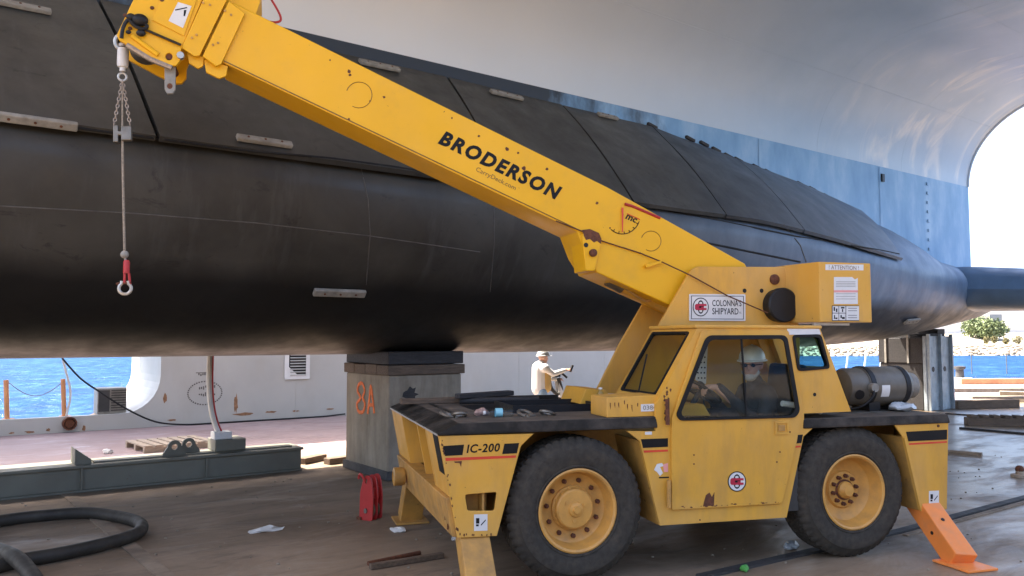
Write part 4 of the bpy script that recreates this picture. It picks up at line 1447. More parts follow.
side2 = in_px(side, 0)
win2 = rounded(in_px(win, 0), 0.05)
rwin2 = rounded(in_px(rwin, 0), 0.035)
cab = MB().prism(side2, [win2, rwin2], d0=0.0, d1=0.03).build('cab_side', Y_, crane, bevel=0.004)
CW = 0.80
a, c_ = side2[-2], side2[-1]
MB().beam((a[0] + 0.012, 0.26, a[1]), (c_[0] + 0.012, 0.26, c_[1]), 0.478 - 0.03, 0.02, (0, 1, 0)).build('wheel_arch_plate', YD, crane)
a, c_ = side2[9], side2[10]
MB().beam((a[0] - 0.014, 0.26, a[1]), (c_[0] - 0.014, 0.26, c_[1]), 0.478 - 0.03, 0.02, (0, 1, 0)).build('wheel_arch_plate', YD, crane)
up_px = [(656, 404), (697, 328.5), (820, 328), (851, 411.5)]
far = in_px(up_px, 0)
MB().prism(far, [rounded([(x * 0.86 + 0.14 * 1.42, z * 0.84 + 0.16 * 1.66) for x, z in far], 0.04)], d0=CW - 0.03, d1=CW).build('cab_far_side', Y_, crane)
# windscreen frame and glass
A0, A1 = L(656, 404, 0), L(697, 328.5, 0)
e2 = (A1 - A0)
wl = e2.length
e2.normalize()
nr = Vector((0, 1, 0)).cross(e2).normalized()
if nr.x > 0:
    nr = -nr
wo = [(0.03, 0), (CW, 0), (CW, wl), (0.03, wl)]
wi = rounded([(0.085, 0.07), (CW - 0.06, 0.07), (CW - 0.06, wl - 0.03), (0.085, wl - 0.03)], 0.03)
wi_g = rounded([(0.105, 0.09), (CW - 0.08, 0.09), (CW - 0.08, wl - 0.05), (0.105, wl - 0.05)], 0.03)
MB().prism(wo, [wi], o=A0, e1=(0, 1, 0), e2=e2, nrm=nr, d0=-0.03, d1=0.0).build('windscreen_frame', Y_, crane, bevel=0.003)
ws = MB().prism(wi, [wi_g], o=A0, e1=(0, 1, 0), e2=e2, nrm=nr, d0=-0.02, d1=0.008).build('windscreen_gasket', M['rubber'], crane)
MB().prism(wi_g, o=A0, e1=(0, 1, 0), e2=e2, nrm=nr, d0=-0.012, d1=-0.006).build('windscreen', M['glass'], crane)
wp = A0 + e2 * 0.07 + Vector((0, 0.35, 0)) + nr * 0.02
MB().tube([wp, wp + e2 * 0.36 + Vector((0, 0.22, 0))], 0.007, 6).build('wiper', M['black'], crane)
# rear slope of cab
B0, B1 = L(851, 411.5, 0), L(820, 328, 0)
e2b = (B1 - B0)
wlb = e2b.length
e2b.normalize()
nb = Vector((0, 1, 0)).cross(e2b).normalized()
MB().prism([(0.03, 0), (CW, 0), (CW, wlb), (0.03, wlb)], [rounded([(0.1, 0.4), (CW - 0.1, 0.4), (CW - 0.1, wlb - 0.08), (0.1, wlb - 0.08)], 0.03)], o=B0, e1=(0, 1, 0), e2=e2b, nrm=nb, d0=-0.015, d1=0.015).build('cab_rear', Y_, crane)
# roof
MB().prism([(A1.x - 0.02, -0.012), (B1.x + 0.015, -0.012), (B1.x + 0.015, CW + 0.01), (A1.x - 0.02, CW + 0.01)], o=(0, 0, A1.z), e1=(1, 0, 0), e2=(0, 1, 0), nrm=(0, 0, 1), d0=0.001, d1=0.03).build('cab_roof', Y_, crane, bevel=0.01)
px_prism(MB(), [(787, 328.5), (819, 328.5), (821, 334.3), (788, 334.8)], -0.003, -0.001).build('pale_patch', M['white'], cab)
# cab lower shell
MB().box(0.95, 2.0, 0.06, CW, 0.42, 1.02).build('cab_floor_box', M['interior'], crane)
# gaskets and glass of the side windows


def shrink(poly, d):
    cx = sum(p[0] for p in poly) / len(poly)
    cz = sum(p[1] for p in poly) / len(poly)
    out = []
    for x, z in poly:
        q = Vector((x - cx, z - cz))
        q = q * (1 - d / q.length)
        out.append((cx + q.x, cz + q.y))
    return out


MB().prism(shrink(rwin2, -0.008), [shrink(rwin2, 0.020)], d0=-0.010, d1=0.032).build('window_gasket', M['rubber'], cab)
MB().prism(shrink(rwin2, 0.006), d0=0.012, d1=0.017).build('rear_side_window', M['glass_teal'], cab)
# door
door_px = [(670.5, 418), (700.5, 331), (787, 330.5), (801, 404), (795.5, 440), (780.5, 503), (670.5, 509.5)]
door2 = rounded(in_px(door_px, 0), 0.02, 3)
dwin = rounded(in_px([(676, 414), (706, 337), (783.5, 336.5), (796, 410), (791.5, 416.5), (680, 419.5)], 0), 0.05)
door = MB().prism(door2, [dwin], d0=-0.022, d1=-0.002).build('cab_door', Y_, crane, bevel=0.005)
MB().prism(shrink(dwin, -0.016), [shrink(dwin, 0.026)], d0=-0.036, d1=-0.0225).build('window_gasket', M['rubber'], door, bevel=0.004)
MB().prism(shrink(dwin, 0.004), d0=-0.012, d1=-0.007).build('door_window', M['glass'], door)
d0, d1 = L(741, 340, -0.015), L(747, 418, -0.015)
MB().beam((d0.x, -0.018, d0.z + 0.02), (d0.x + 0.04, -0.018, d1.z), 0.014, 0.01, (1, 0, 0)).build('window_divider', M['rubber'], door)
# handle
c = L(781.5, 427.5, -0.022)
MB().prism([(c.x - 0.065, c.z - 0.055), (c.x + 0.065, c.z - 0.055), (c.x + 0.065, c.z + 0.05), (c.x - 0.065, c.z + 0.05)], [[(c.x - 0.05, c.z - 0.04), (c.x + 0.05, c.z - 0.04), (c.x + 0.05, c.z + 0.035), (c.x - 0.05, c.z + 0.035)]], d0=-0.032, d1=-0.023).build('handle_recess', Y_, door)
MB().box(c.x - 0.035, c.x + 0.03, -0.030, -0.0225, c.z - 0.03, c.z + 0.02).build('door_handle', YD, door, bevel=0.004)
# hinges
for (x, y, h_) in ((667.5, 412, 0.10), (669, 488, 0.06), (669, 500, 0.06)):
    p = L(x, y, -0.03)
    MB().tube([p - Vector((0, 0, h_)), p + Vector((0, 0, h_))], 0.017, 8).build('hinge', M['rust'] if y < 450 else YD, door, smooth=True)
for k in range(22):
    x, y = (rk.uniform(672, 779), 0)
    y = 509 - (x - 671) * 0.055 - rk.uniform(.4, 2.0)
    rr_ = rk.uniform(.4, 1.1)
    px_prism(MB(), [(x + rr_ * rk.uniform(.8, 2.2) * math.cos(a), y + rr_ * rk.uniform(.4, 1.0) * math.sin(a)) for a in [2 * math.pi * q / 7 for q in range(7)]], -0.0236, -0.0226).build('rust_speck', M['rust'], door)
px_prism(MB(), [(703, 509 - 2.5), (714, 505.5), (714.5, 492), (712, 497), (709.5, 492.5), (706, 495), (704.5, 500)], -0.0235, -0.0225).build('rust_patch', M['rust'], door)
M['rust_fine'] = M['rust']
for (x, y) in ((694, 455), (694, 464), (700, 520), (780, 452), (777, 462), (790, 432)):
    px_prism(MB(), ring_pts(x, y, 0.9, 0.9, 6), -0.0236, -0.0226).build('paint_chip', M['rust'], door)


def cs_logo(cx, cy, rx, ry, v, parent):
    """round emblem: white disc, black rim, black ring letter crossed by a crimson one"""
    px_prism(MB(), ring_pts(cx, cy, rx, ry, 32), v, v + 0.0008).build('emblem_disc', M['white'], parent)
    bb = MB()
    px_prism(bb, ring_pts(cx, cy, rx, ry, 32), v - 0.001, v - 0.0002, [ring_pts(cx, cy, rx * .9, ry * .9, 32)])
    # the S: a tall oval broken at both sides
    px_prism(bb, ring_pts(cx, cy, rx * .40, ry * .72, 24), v - 0.001, v - 0.0002, [ring_pts(cx, cy - ry * .42, rx * .2, ry * .14, 12), ring_pts(cx, cy + ry * .42, rx * .2, ry * .14, 12)])
    bb.build('emblem_rim', dm, parent)
    r = MB()
    w, h = rx * .72, ry * .33
    px_prism(r, [(cx + w, cy - h), (cx + w, cy - h * .32), (cx - w * .30, cy - h * .32), (cx - w * .30, cy + h * .32), (cx + w, cy + h * .32), (cx + w, cy + h), (cx - w * .8, cy + h), (cx - w, cy + h * .6),
                 (cx - w, cy - h * .6), (cx - w * .8, cy - h)], v - 0.002, v - 0.0012)
    px_prism(r, [(cx + w * .1, cy - h * .1), (cx + w * .55, cy - h * .1), (cx + w * .55, cy + h * .5), (cx + w * .1, cy + h * .5)], v - 0.002, v - 0.0012)
    r.build('emblem_letter', M['decal_crimson'], parent)


cs_logo(737, 481.5, 9.2, 10.2, -0.0245, door)
# cab lower markings
px_prism(MB(), [(641, 439.2), (668, 438.2), (668, 446.8), (643, 448)], -0.002, -0.001).build('black_stripe', dm, cab)
px_prism(MB(), [(643.5, 450.5), (668, 449.5), (668, 451.5), (644, 452.7)], -0.002, -0.001).build('red_stripe', M['decal_red'], cab)
px_prism(MB(), [(797, 435), (803, 434.5), (801.5, 443), (795.5, 443.6)], -0.002, -0.001).build('black_stripe', dm, cab)
px_prism(MB(), [(795, 446), (801, 445.5), (800.6, 447.3), (794.7, 447.9)], -0.002, -0.001).build('red_stripe', M['decal_red'], cab)
px_prism(MB(), [(654, 470), (657, 464), (662, 463), (664, 466), (660, 467), (663, 473), (660, 476), (657, 472)], -0.002, -0.001).build('worn_emblem', M['white'], cab)
px_prism(MB(), [(663, 464.5), (668, 463), (668, 472), (664, 472)], -0.002, -0.001).build('worn_emblem', M['pink'], cab)
px_prism(MB(), [(659, 477), (669, 476.6), (669, 478), (659, 478.4)], -0.002, -0.001).build('worn_mark', dm, cab)
px_prism(MB(), [(645, 431.8), (652, 431.6), (652, 434.6), (645, 434.8)], -0.002, -0.001).build('small_plate', M['white'], cab)
c = L(815, 395, 0)
MB().lathe([(0.016, -0.003), (0.016, -0.001), (0, -0.001)], L(814.5, 394.5, 0), (0, 1, 0), 8).build('lock', M['black'], cab)
# cowl in front of the windscreen
cow0, cow1 = L(606, 412, 0.05), L(659, 412, 0.05)
zc0 = L(640, 399, 0.05).z
cowl = MB().prism([(cow0.x, ZD + 0.002), (cow1.x, ZD + 0.002), (cow1.x + 0.04, zc0 + 0.03), (cow0.x + 0.0, zc0 + 0.02)], d0=0.035, d1=0.36).build('cowl', Y_, crane, bevel=0.008)
MB().box(A0.x - 0.015, A0.x + 0.25, 0.365, CW - 0.005, ZD + 0.002, A0.z - 0.003).build('scuttle', Y_, crane, bevel=0.006)
px_prism(MB(), [(641, 404.3), (659, 403.6), (659, 411), (641, 411.6)], 0.031, 0.033).build('number_plate', M['white'], cowl)
lettering('number_lettering', '0384', L(643, 410, 0.030), (1, 0, 0), (0, 0, 1), 0.115, 0.035, M['zinc'], cowl, bold=0.02)
px_prism(MB(), [(580, 404), (586, 388.5), (607, 390), (612, 404)], 0.95, 1.45).build('boom_rest', Y_, crane, bevel=0.006)
rnd = random.Random(11)
for k in range(7):
    x = 610 + k * 4.5 + rnd.uniform(-1, 1)
    y = 400 + rnd.uniform(0, 5)
    px_prism(MB(), [(x, y), (x + .8, y), (x + .8, y + rnd.uniform(3, 7)), (x, y + 3)], 0.033, 0.0345).build('rust_run', M['rust'], cowl)
rk = random.Random(8)
for k in range(16):
    x, y = 666.5 + rk.gauss(0, 1.6), 388 + 2.1 * k
    px_prism(MB(), [(x + rk.uniform(.5, 1.6) * math.cos(a), y + rk.uniform(.7, 2.2) * math.sin(a)) for a in [2 * math.pi * q / 8 for q in range(8)]], -0.0015 - 0.0002 * (k % 3), -0.0005).build('rust_patch', M['rust'], cab)

# ---- cab interior
seat_u = L(760, 380, 0.4).x
st = MB()
st.box(seat_u - 0.30, seat_u + 0.16, 0.18, 0.64, 1.02, 1.10)
st.build('seat_cushion', M['seat'], crane, bevel=0.03)
MB().beam((seat_u + 0.20, 0.41, 1.06), (seat_u + 0.30, 0.41, 1.62), 0.46, 0.09, (0, 1, 0)).build('seat_back', M['seat'], crane, bevel=0.03)
px_prism(MB(), [(678, 416), (680, 404), (704, 404), (711, 416)], 0.3, 0.6).build('dash_box', Y_, crane, bevel=0.01)
sw = Vector((seat_u - 0.58, 0.42, 1.40))
tilt = Vector((0.55, 0, 0.83)).normalized()
e_a = Vector((0, 1, 0))
e_b = tilt.cross(e_a)
pts = [sw + (e_a * math.cos(2 * math.pi * k / 24) + e_b * math.sin(2 * math.pi * k / 24)) * 0.19 for k in range(25)]
wb = MB().tube(pts, 0.015, 8)
wb.tube([sw - e_a * 0.19, sw + e_a * 0.19], 0.012, 6)
wb.tube([sw, sw - tilt * 0.4], 0.025, 8)
wb.build('steering_wheel', M['black'], crane, smooth=True)
px_prism(MB(), [(700, 350), (708, 340), (706, 384), (696, 380)], 0.70, 0.712).build('perforated_panel', M['white'], crane)
bb = MB()
for k in range(18):
    x, y = 698 + (k % 3) * 3.2 + 0.5 * (k // 3 % 2), 352 + (k // 3) * 5.2
    px_prism(bb, ring_pts(x, y, .8, .9, 7), 0.697, 0.699)
bb.build('panel_holes', dm, crane)
for k, u in enumerate((0.02, 0.09)):
    MB().tube([(seat_u - 0.4 + u, 0.66, 1.03), (seat_u - 0.43 + u, 0.66, 1.32)], 0.008, 6).build('control_lever', M['black'], crane)
    MB().sphere((seat_u - 0.43 + u, 0.66, 1.33), 0.022).build('lever_knob', M['black'], crane, smooth=True)
MB().tube([(seat_u + 0.02, 0.12, 1.30), (seat_u + 0.25, 0.12, 1.27), (seat_u + 0.42, 0.14, 1.22)], 0.025, 8).build('arm_rest', M['white'], crane, smooth=True)

# ---- fuel tank on rear deck
tv = 0.50
ta, tb2 = L(838, 385, tv), L(906, 383.5, tv)
TZ = ZR + 0.05 + 0.175
tk = bpy.data.objects.new('fuel_tank', None)
COL.objects.link(tk)
tk.parent = crane
MB().lathe([(0.0, 0), (0.10, 0.005), (0.155, 0.03), (0.170, 0.06), (0.170, 0.22)], (ta.x, tv, TZ), (1, 0, 0), 28).build('tank_end', M['tank'], tk, smooth=True)
ln = tb2.x - ta.x
MB().lathe([(0.178, 0.215), (0.182, 0.23), (0.182, ln - 0.13), (0.165, ln - 0.07), (0.13, ln - 0.03), (0.0, ln - 0.02)], (ta.x, tv, TZ), (1, 0, 0), 28).build('tank_shell', M['tank'], tk, smooth=True)
for h in (0.225, ln - 0.16):
    MB().lathe([(0.182, h), (0.188, h), (0.188, h + 0.05), (0.182, h + 0.05)], (ta.x, tv, TZ), (1, 0, 0), 28).build('strap', M['black'], tk, smooth=True)
MB().lathe([(0.115, ln - 0.06), (0.12, ln + 0.05), (0.11, ln + 0.05), (0.105, ln - 0.06)], (ta.x, tv, TZ), (1, 0, 0), 24, caps=False).build('valve_collar', M['zinc'], tk, smooth=True)
MB().lathe([(0.04, 0), (0.04, 0.05), (0, 0.05)], (ta.x + 0.22, tv - 0.175, TZ), (0, -1, 0), 14).build('valve_cap', M['zinc'], tk, smooth=True)
MB().lathe([(0.045, 0), (0.045, 0.02), (0, 0.02)], (ta.x + 0.10, tv - 0.15, TZ - 0.06), (-0.2, -1, -0.3), 14).build('drain_port', M['black'], tk, smooth=True)
bb = MB()
for k in range(6):
    a0, a1 = -0.5 + k * 0.1, -0.5 + (k + 1) * 0.1
    q = [(ta.x + u_, tv - 0.1835 * math.cos(a_), TZ + 0.1835 * math.sin(a_)) for u_, a_ in ((0.33, a0), (0.42, a0), (0.42, a1), (0.33, a1))]
    bb.add(q, [(0, 1, 2, 3)])
bb.build('tank_label', M['white'], tk)
MB().tube(spline([(ta.x + ln + 0.03, tv, TZ + 0.03), (ta.x + ln + 0.12, tv + 0.05, TZ + 0.0), (ta.x + ln + 0.10, tv + 0.15, TZ - 0.15), (ta.x + ln - 0.1, tv + 0.3, ZR + 0.02)], 5), 0.014, 8).build('gas_hose', M['rubber'], tk, smooth=True)
MB().tube(spline([(ta.x + 0.22, tv - 0.20, TZ), (ta.x + 0.17, tv - 0.24, TZ - 0.08), (ta.x + 0.05, tv - 0.22, TZ - 0.17), (ta.x - 0.1, tv - 0.1, ZR + 0.02)], 5), 0.010, 8).build('gas_hose', M['rubber'], tk, smooth=True)
for u in (0.3, ln - 0.2):
    MB().box(ta.x + u - 0.06, ta.x + u + 0.06, tv - 0.12, tv + 0.12, ZR + 0.006, TZ - 0.13).build('saddle', M['black'], tk)

# ---- turret
TV0, TV1 = 0.86, 1.47
tp = [(622, 398), (648, 345), (688.5, 274), (692, 269.5), (698, 266.5), (785, 267), (800, 330), (800, 398)]
tp2 = in_px(tp, TV0)
tn = MB().prism(tp2, d0=TV0, d1=TV0 + 0.035).build('turret_plate', Y_, crane, bevel=0.005)
MB().prism(tp2, d0=TV1, d1=TV1 + 0.035).build('turret_plate', Y_, crane, bevel=0.005)
MB().lathe([(0.0, 0), (0.62, 0), (0.62, 0.10), (0.0, 0.10)], (1.55, WID / 2, 1.095), (0, 0, 1), 40).build('slew_ring', M['black'], crane, smooth=True)
MB().box(1.2, 2.55, TV0 + 0.04, TV1 - 0.005, 1.2, 1.32).build('turret_base', Y_, crane)
# rear housing with flared side
B_N = 0.45
bx0, bx1 = L(819, 263, B_N), L(870.5, 263.4, B_N)
fx = L(785, 267, TV0)
zlo, zhi = L(871.5, 322.5, B_N).z, bx1.z
plan = [(fx.x, TV0 + 0.002), (bx0.x, B_N), (bx1.x, B_N), (bx1.x, 1.88), (bx0.x, 1.88), (fx.x, TV1 + 0.033)]
hs = MB().prism(plan, o=(0, 0, 0), e1=(1, 0, 0), e2=(0, 1, 0), nrm=(0, 0, 1), d0=zlo, d1=zhi).build('counterweight_housing', Y_, crane, bevel=0.008)
# stickers on housing
V_ = B_N - 0.002
px_prism(MB(), [(825.5, 264.3), (863.5, 264.6), (863.5, 270.4), (825.5, 270)], V_, V_ + 0.001).build('warning_strip', M['white'], hs)
lettering('strip_lettering', '! ATTENTION !', L(829, 269.2, V_ - 0.001), (1, 0, 0), (0, 0, 1), 0.33, 0.038, M['decal_thin'], hs)
px_prism(MB(), [(834, 277), (852, 277), (855, 279.5), (857.8, 278), (857.8, 304), (834, 304)], V_, V_ + 0.001).build('instruction_sheet', M['white'], hs)
bb = MB()
for k in range(7):
    y = 281.5 + k * 1.6 if k < 4 else 293.5 + (k - 4) * 2.6
    px_prism(bb, [(836, y), (855.5, y), (855.5, y + .5), (836, y + .5)], V_ - 0.001, V_ - 0.0005)
bb.build('sheet_print', M['zinc'], hs)
px_prism(MB(), [(834, 290.2), (857.8, 290.2), (857.8, 292.4), (834, 292.4)], V_ - 0.001, V_ - 0.0005).build('sheet_band', M['pink'], hs)
px_prism(MB(), [(832, 305.5), (859, 305.5), (859, 320.8), (832, 320.8)], V_, V_ + 0.001).build('pictogram_sheet', M['white'], hs)
bb = MB()
for (x0, y0, x1, y1) in ((832, 305.5, 859, 306.1), (832, 312.8, 846, 313.4), (832, 320.2, 859, 320.8), (832, 305.5, 832.6, 320.8), (838.6, 305.5, 839.1, 320.8), (845.6, 305.5, 846.2, 320.8),
                         (833.6, 307, 835, 311), (836, 308.5, 837.4, 312), (841, 307, 844.5, 308.5), (842, 309, 843.2, 312), (834, 315, 835, 319), (835.4, 317.5, 837.4, 319), (840.5, 315, 841.8, 318), (842, 317, 844.8, 319),
                         (848, 308, 857, 308.5), (848, 310.5, 857, 311), (848, 315, 857, 315.5), (848, 317.5, 857, 318)):
    px_prism(bb, [(x0, y0), (x1, y0), (x1, y1), (x0, y1)], V_ - 0.001, V_ - 0.0005)
bb.build('pictogram_print', dm, hs)
MB().beam(Vector((bx0.x - 0.02, B_N + 0.08, zlo - 0.015)), Vector((bx1.x - 0.2, B_N + 0.08, zlo - 0.015)), 0.03, 0.025).build('light_bar', M['galv'], hs)
# winch drum cover
wc = L(784.4, 305, 0.74)
wn = MB().lathe([(0.0, 0), (0.150, 0.0), (0.164, 0.012), (0.164, 0.06), (0.155, 0.07), (0.155, 0.14), (0.0, 0.14)], wc, (0, 1, 0), 40).build('winch_drum_cover', M['black'], crane, smooth=True)
# holes and boss
for (x, y, r) in ((744.5, 290.7, 0.021), (761.5, 290.7, 0.021)):
    MB().lathe([(r, -0.003), (r, -0.001)], L(x, y, TV0), (0, 1, 0), 12).build('pin_hole', M['black'], tn)
MB().lathe([(0.05, 0.0), (0.05, -0.02), (0.03, -0.03), (0.0, -0.03)], L(774, 279.5, TV0), (0, 1, 0), 14).build('pivot_boss', M['rust'], tn, smooth=True)
# shipyard sign
sv = TV0 - 0.012
sg_o = px_prism(MB(), [(689.5, 294), (745.5, 294.3), (745.5, 321), (689.5, 320.7)], sv, sv + 0.010, rnd_=0.01).build('yard_sign', M['white'], crane, bevel=0.002)
bb = MB()
px_prism(bb, [(691.2, 295.6), (743.8, 295.9), (743.8, 319.4), (691.2, 319.1)], sv - 0.001, sv - 0.0005, [[(691.8, 296.2), (743.2, 296.5), (743.2, 318.8), (691.8, 318.5)]])
bb.build('sign_border', dm, sg_o)
cs_logo(700.8, 307, 8.0, 9.4, sv - 0.0015, sg_o)
for body, y, x1 in (("COLONNA'S", 306.2, 741.5), ('SHIPYARD', 314.4, 738.5)):
    p0, p1 = L(712.3, y, sv - 0.001), L(x1, y + 0.2, sv - 0.001)
    lettering('sign_lettering', body, p0, p1 - p0, (0, 0, 1), (p1 - p0).length, 0.060, dm, sg_o, bold=0.012)
lettering('sign_lettering', 'INC', L(739.3, 313.6, sv - 0.001), (1, 0, 0), (0, 0, 1), 0.022, 0.018, dm, sg_o)

# ---- boom
BV0, BV1 = 0.95, 1.40
YB = M['yellow_boom']
base = [(233, 2), (608.5, 187.5), (745, 263.5), (760, 290), (700, 320), (676, 308), (597, 272.5), (586, 255), (577, 231.5), (222, 62)]
boom = px_prism(MB(), base, BV0, BV1).build('boom_base_section', YB, crane, bevel=0.012)
# bottom cap plate line
q0, q1 = L(224, 63.5, BV0), L(576, 230.8, BV0)
MB().beam(q0 + Vector((0, -0.004, 0.02)), q1 + Vector((0, -0.004, 0.02)), 0.008, 0.006, (0, 1, 0)).build('weld_line', M['decal_thin'], boom)
# second and tip sections
b2 = px_prism(MB(), [(168, -48), (262, -4), (244, 50), (226, 58), (183, 43), (150, 25), (128, 20)], BV0 + 0.03, BV1 - 0.03).build('boom_inner_section', YB, crane, bevel=0.008)
head = px_prism(MB(), [(152, -45), (133, 0), (116.5, 35), (119, 40), (150, 57), (168, 66), (176, 65.5), (180.5, 60), (181, 50), (200, 5), (222, -45)], BV0 - 0.02, BV0 + 0.02,
                [ring_pts(169, 56.5, 3.6, 3.6, 14)]).build('boom_head', YB, crane, bevel=0.006)
hd2 = [l2(x, y, BV0 - 0.02) for x, y in [(152, -45), (133, 0), (116.5, 35), (119, 40), (150, 57), (168, 66), (176, 65.5), (180.5, 60), (181, 50), (200, 5), (222, -45)]]
MB().prism(hd2, d0=BV1 - 0.02, d1=BV1 + 0.02).build('boom_head', YB, crane)
p = L(169, 56.5, BV0)
MB().tube([(p.x, BV0 - 0.005, p.z), (p.x, BV1, p.z)], 0.028, 12).build('head_pin', M['rust'], crane, smooth=True)
p = L(124, 36, BV0)
MB().lathe([(0.0, 0), (0.13, 0), (0.13, 0.03), (0.11, 0.06), (0.11, 0.12), (0.13, 0.15), (0.13, 0.18), (0, 0.18)], (p.x + 0.12, 1.09, p.z + 0.02), (0, 1, 0), 24).build('head_sheave', M['steel'], crane, smooth=True)
# raised box on the head, sticker, wedge socket and small fittings
px_prism(MB(), [(152, 20), (176, -36), (205, -24), (184, 36)], BV0 - 0.03, BV0 - 0.021).build('head_cover', YB, head, bevel=0.004)
px_prism(MB(), [(168.5, 20.8), (178, 2), (191.5, 6), (183, 28)], BV0 - 0.0325, BV0 - 0.0305).build('load_chart', M['white'], head)
bb = MB()
px_prism(bb, [(175, 9.5), (187, 7), (187.3, 8), (175.3, 10.6)], BV0 - 0.034, BV0 - 0.033)
px_prism(bb, [(184, 10), (186.5, 10), (185, 16), (183.5, 16)], BV0 - 0.034, BV0 - 0.033)
bb.build('load_chart_print', dm, head)
for (x, y, r) in ((131, 17, .035), (140, 20, .06), (141, 33, .035), (128.5, 32, .02)):
    MB().sphere(L(x, y, BV0 - 0.05), r, 10, 8, (1, .7, .8)).build('cable_fitting', M['black'], head, smooth=True)
MB().tube(spline([L(x, y, BV0 - 0.05) for x, y in ((140, 20), (147, 26), (143, 29), (135, 26), (128, 20), (123, 28), (121.5, 38))], 5), 0.014, 8).build('head_cable', M['black'], head, smooth=True)
MB().tube([L(146, 30, BV0 - 0.04), L(153, 33, BV0 - 0.04), L(181, 45, BV0 - 0.04)], 0.010, 6).build('control_cable', M['black'], head, smooth=True)
MB().tube([L(132, 36, BV0 - 0.03), L(158, 55, BV0 - 0.03)], 0.018, 8).build('head_bar', YB, head, smooth=True)
MB().tube([L(127, 45, BV0 - 0.01), L(150, 59, BV0 - 0.01), L(172, 68, BV0 - 0.01)], 0.022, 8).build('head_guard_rail', M['chain'], head, smooth=True)
for (x, y) in ((152, 7.5), (130, 28), (125, 15), (162, 0)):
    px_prism(MB(), ring_pts(x, y, 2.2, 1.6, 8), BV0 - 0.0325, BV0 - 0.0205).build('rust_patch', M['rust'], head)
# collars
for cpx, lug in (([(226, -52), (248, -44), (199.5, 55.5), (194, 56), (181.7, 47.5)], [(187, 52), (204, 57), (203, 66), (198, 68.5), (189, 63)]),
                 ([(229, 1), (245, 13), (221, 64), (216, 66), (202.5, 56)], [(204, 59), (228, 66), (226, 76), (219, 78.5), (206, 72)])):
    cl = px_prism(MB(), cpx, BV0 - 0.035, BV0 - 0.006, vp=BV0 - 0.035).build('boom_collar', YB, crane, bevel=0.006)
    px_prism(MB(), lug, BV0 + 0.02, BV0 + 0.05).build('collar_lug', YB, cl, bevel=0.004)
    px_prism(MB(), lug, BV1 - 0.05, BV1 - 0.02).build('collar_lug', YB, cl)
for (x, y) in ((192, 38), (196.5, 35), (213, 45), (218, 43), (225, 11), (231, 15), (203, 3), (210, 5)):
    MB().lathe([(0.010, 0), (0.010, -0.008), (0, -0.008)], L(x, y, BV0 - 0.036), (0, 1, 0), 6).build('collar_bolt', YD, boom)
MB().lathe([(0.028, 0), (0.028, -0.05), (0, -0.05)], L(181, 57, BV0), (0, 1, 0), 8).build('guide_roller', M['galv'], boom)
# lower lug for lift cylinder
lug = px_prism(MB(), [(582, 235), (586, 232), (602, 241), (595, 271), (586, 271)], BV0 - 0.03, BV0 + 0.26, vp=BV0 - 0.03).build('cylinder_lug', YB, crane, bevel=0.01)
px_prism(MB(), [(582, 230), (590, 229), (599, 233), (601.5, 239), (601, 244), (597, 241), (594, 242.5), (590, 239), (586, 240), (584, 236)], BV0 - 0.032, BV0 - 0.031).build('rust_patch', M['rust'], lug)
MB().lathe([(0.035, 0), (0.035, -0.03), (0.02, -0.04), (0, -0.04)], L(592.5, 253, BV0 - 0.03), (0, 1, 0), 12).build('lug_pin', M['rust'], lug, smooth=True)
MB().lathe([(0.022, -0.002), (0.022, 0.002)], L(586, 245, BV0 - 0.031), (0, 1, 0), 10).build('lug_hole', M['black'], lug)
# lift cylinder
MB().tube([L(619, 283, 1.17), L(700, 322, 1.17)], 0.075, 16).build('lift_cylinder', Y_, crane, smooth=True)
MB().tube([L(586, 260, 1.17), L(621, 284, 1.17)], 0.045, 14).build('cylinder_rod', M['galv'], crane, smooth=True)
MB().tube([L(609, 278, 1.17), L(623, 285.5, 1.17)], 0.082, 16).build('cylinder_gland', M['steel'], crane, smooth=True)
MB().tube(spline([L(x, y, 1.08) for x, y in ((622, 285), (628, 290), (645, 301), (654, 299), (662, 302), (672, 310))], 4), 0.012, 8).build('hydraulic_hose', YD, crane, smooth=True)
# hand grip tab and long cable on the boom side
px_prism(MB(), [(645.5, 266), (648, 263.8), (662, 260.5), (661, 263), (647, 267.5)], BV0 - 0.05, BV0 - 0.001).build('cable_tab', YB, boom)
MB().tube([L(x, y, BV0 - 0.015) for x, y in ((556, 221), (584, 232), (602, 241), (640, 253))] + [L(662, 262, BV0 - 0.03), L(690, 275, TV0 - 0.02), L(728, 296, TV0 - 0.03), L(768, 313, 0.73)], 0.006, 6).build('load_cable', M['rust'], crane, smooth=True)
# angle indicator
MB().prism([(p_.x, p_.z) for p_ in [L(621.8, 207.5, 0.93), L(623.6, 207.5, 0.93), L(623.0, 232, 0.93), L(622.2, 232, 0.93)]], d0=0.93, d1=0.935).build('angle_pointer', M['decal_red'], boom)
pts = [L(622.5 + 18 * math.cos(a), 214 + 20 * math.sin(a), BV0 - 0.003) for a in [R(22 + k * 9) for k in range(13)]]
bb = MB().tube(pts, 0.004, 5)
for a in (30, 48, 66, 84, 102, 120):
    bb.tube([L(622.5 + rr * 18 * math.cos(R(a)), 214 + rr * 20 * math.sin(R(a)), BV0 - 0.003) for rr in (0.88, 1.0)], 0.004, 5)
bb.build('angle_scale', dm, boom)
p0, p1 = L(625, 218.5, BV0 - 0.002), L(636, 223.5, BV0 - 0.002)
d_ = (p1 - p0).normalized()
lettering('gauge_lettering', 'mc', p0, d_, Vector((0, -1, 0)).cross(d_) * -1 if (Vector((0, -1, 0)).cross(d_)).z < 0 else Vector((0, -1, 0)).cross(d_), (p1 - p0).length, 0.045, dm, boom, bold=0.03, shear=0.2)
MB().tube([L(627, 213.5, BV0 - 0.003), L(640, 219.5, BV0 - 0.003)], 0.004, 5).build('gauge_line', M['decal_red'], boom)
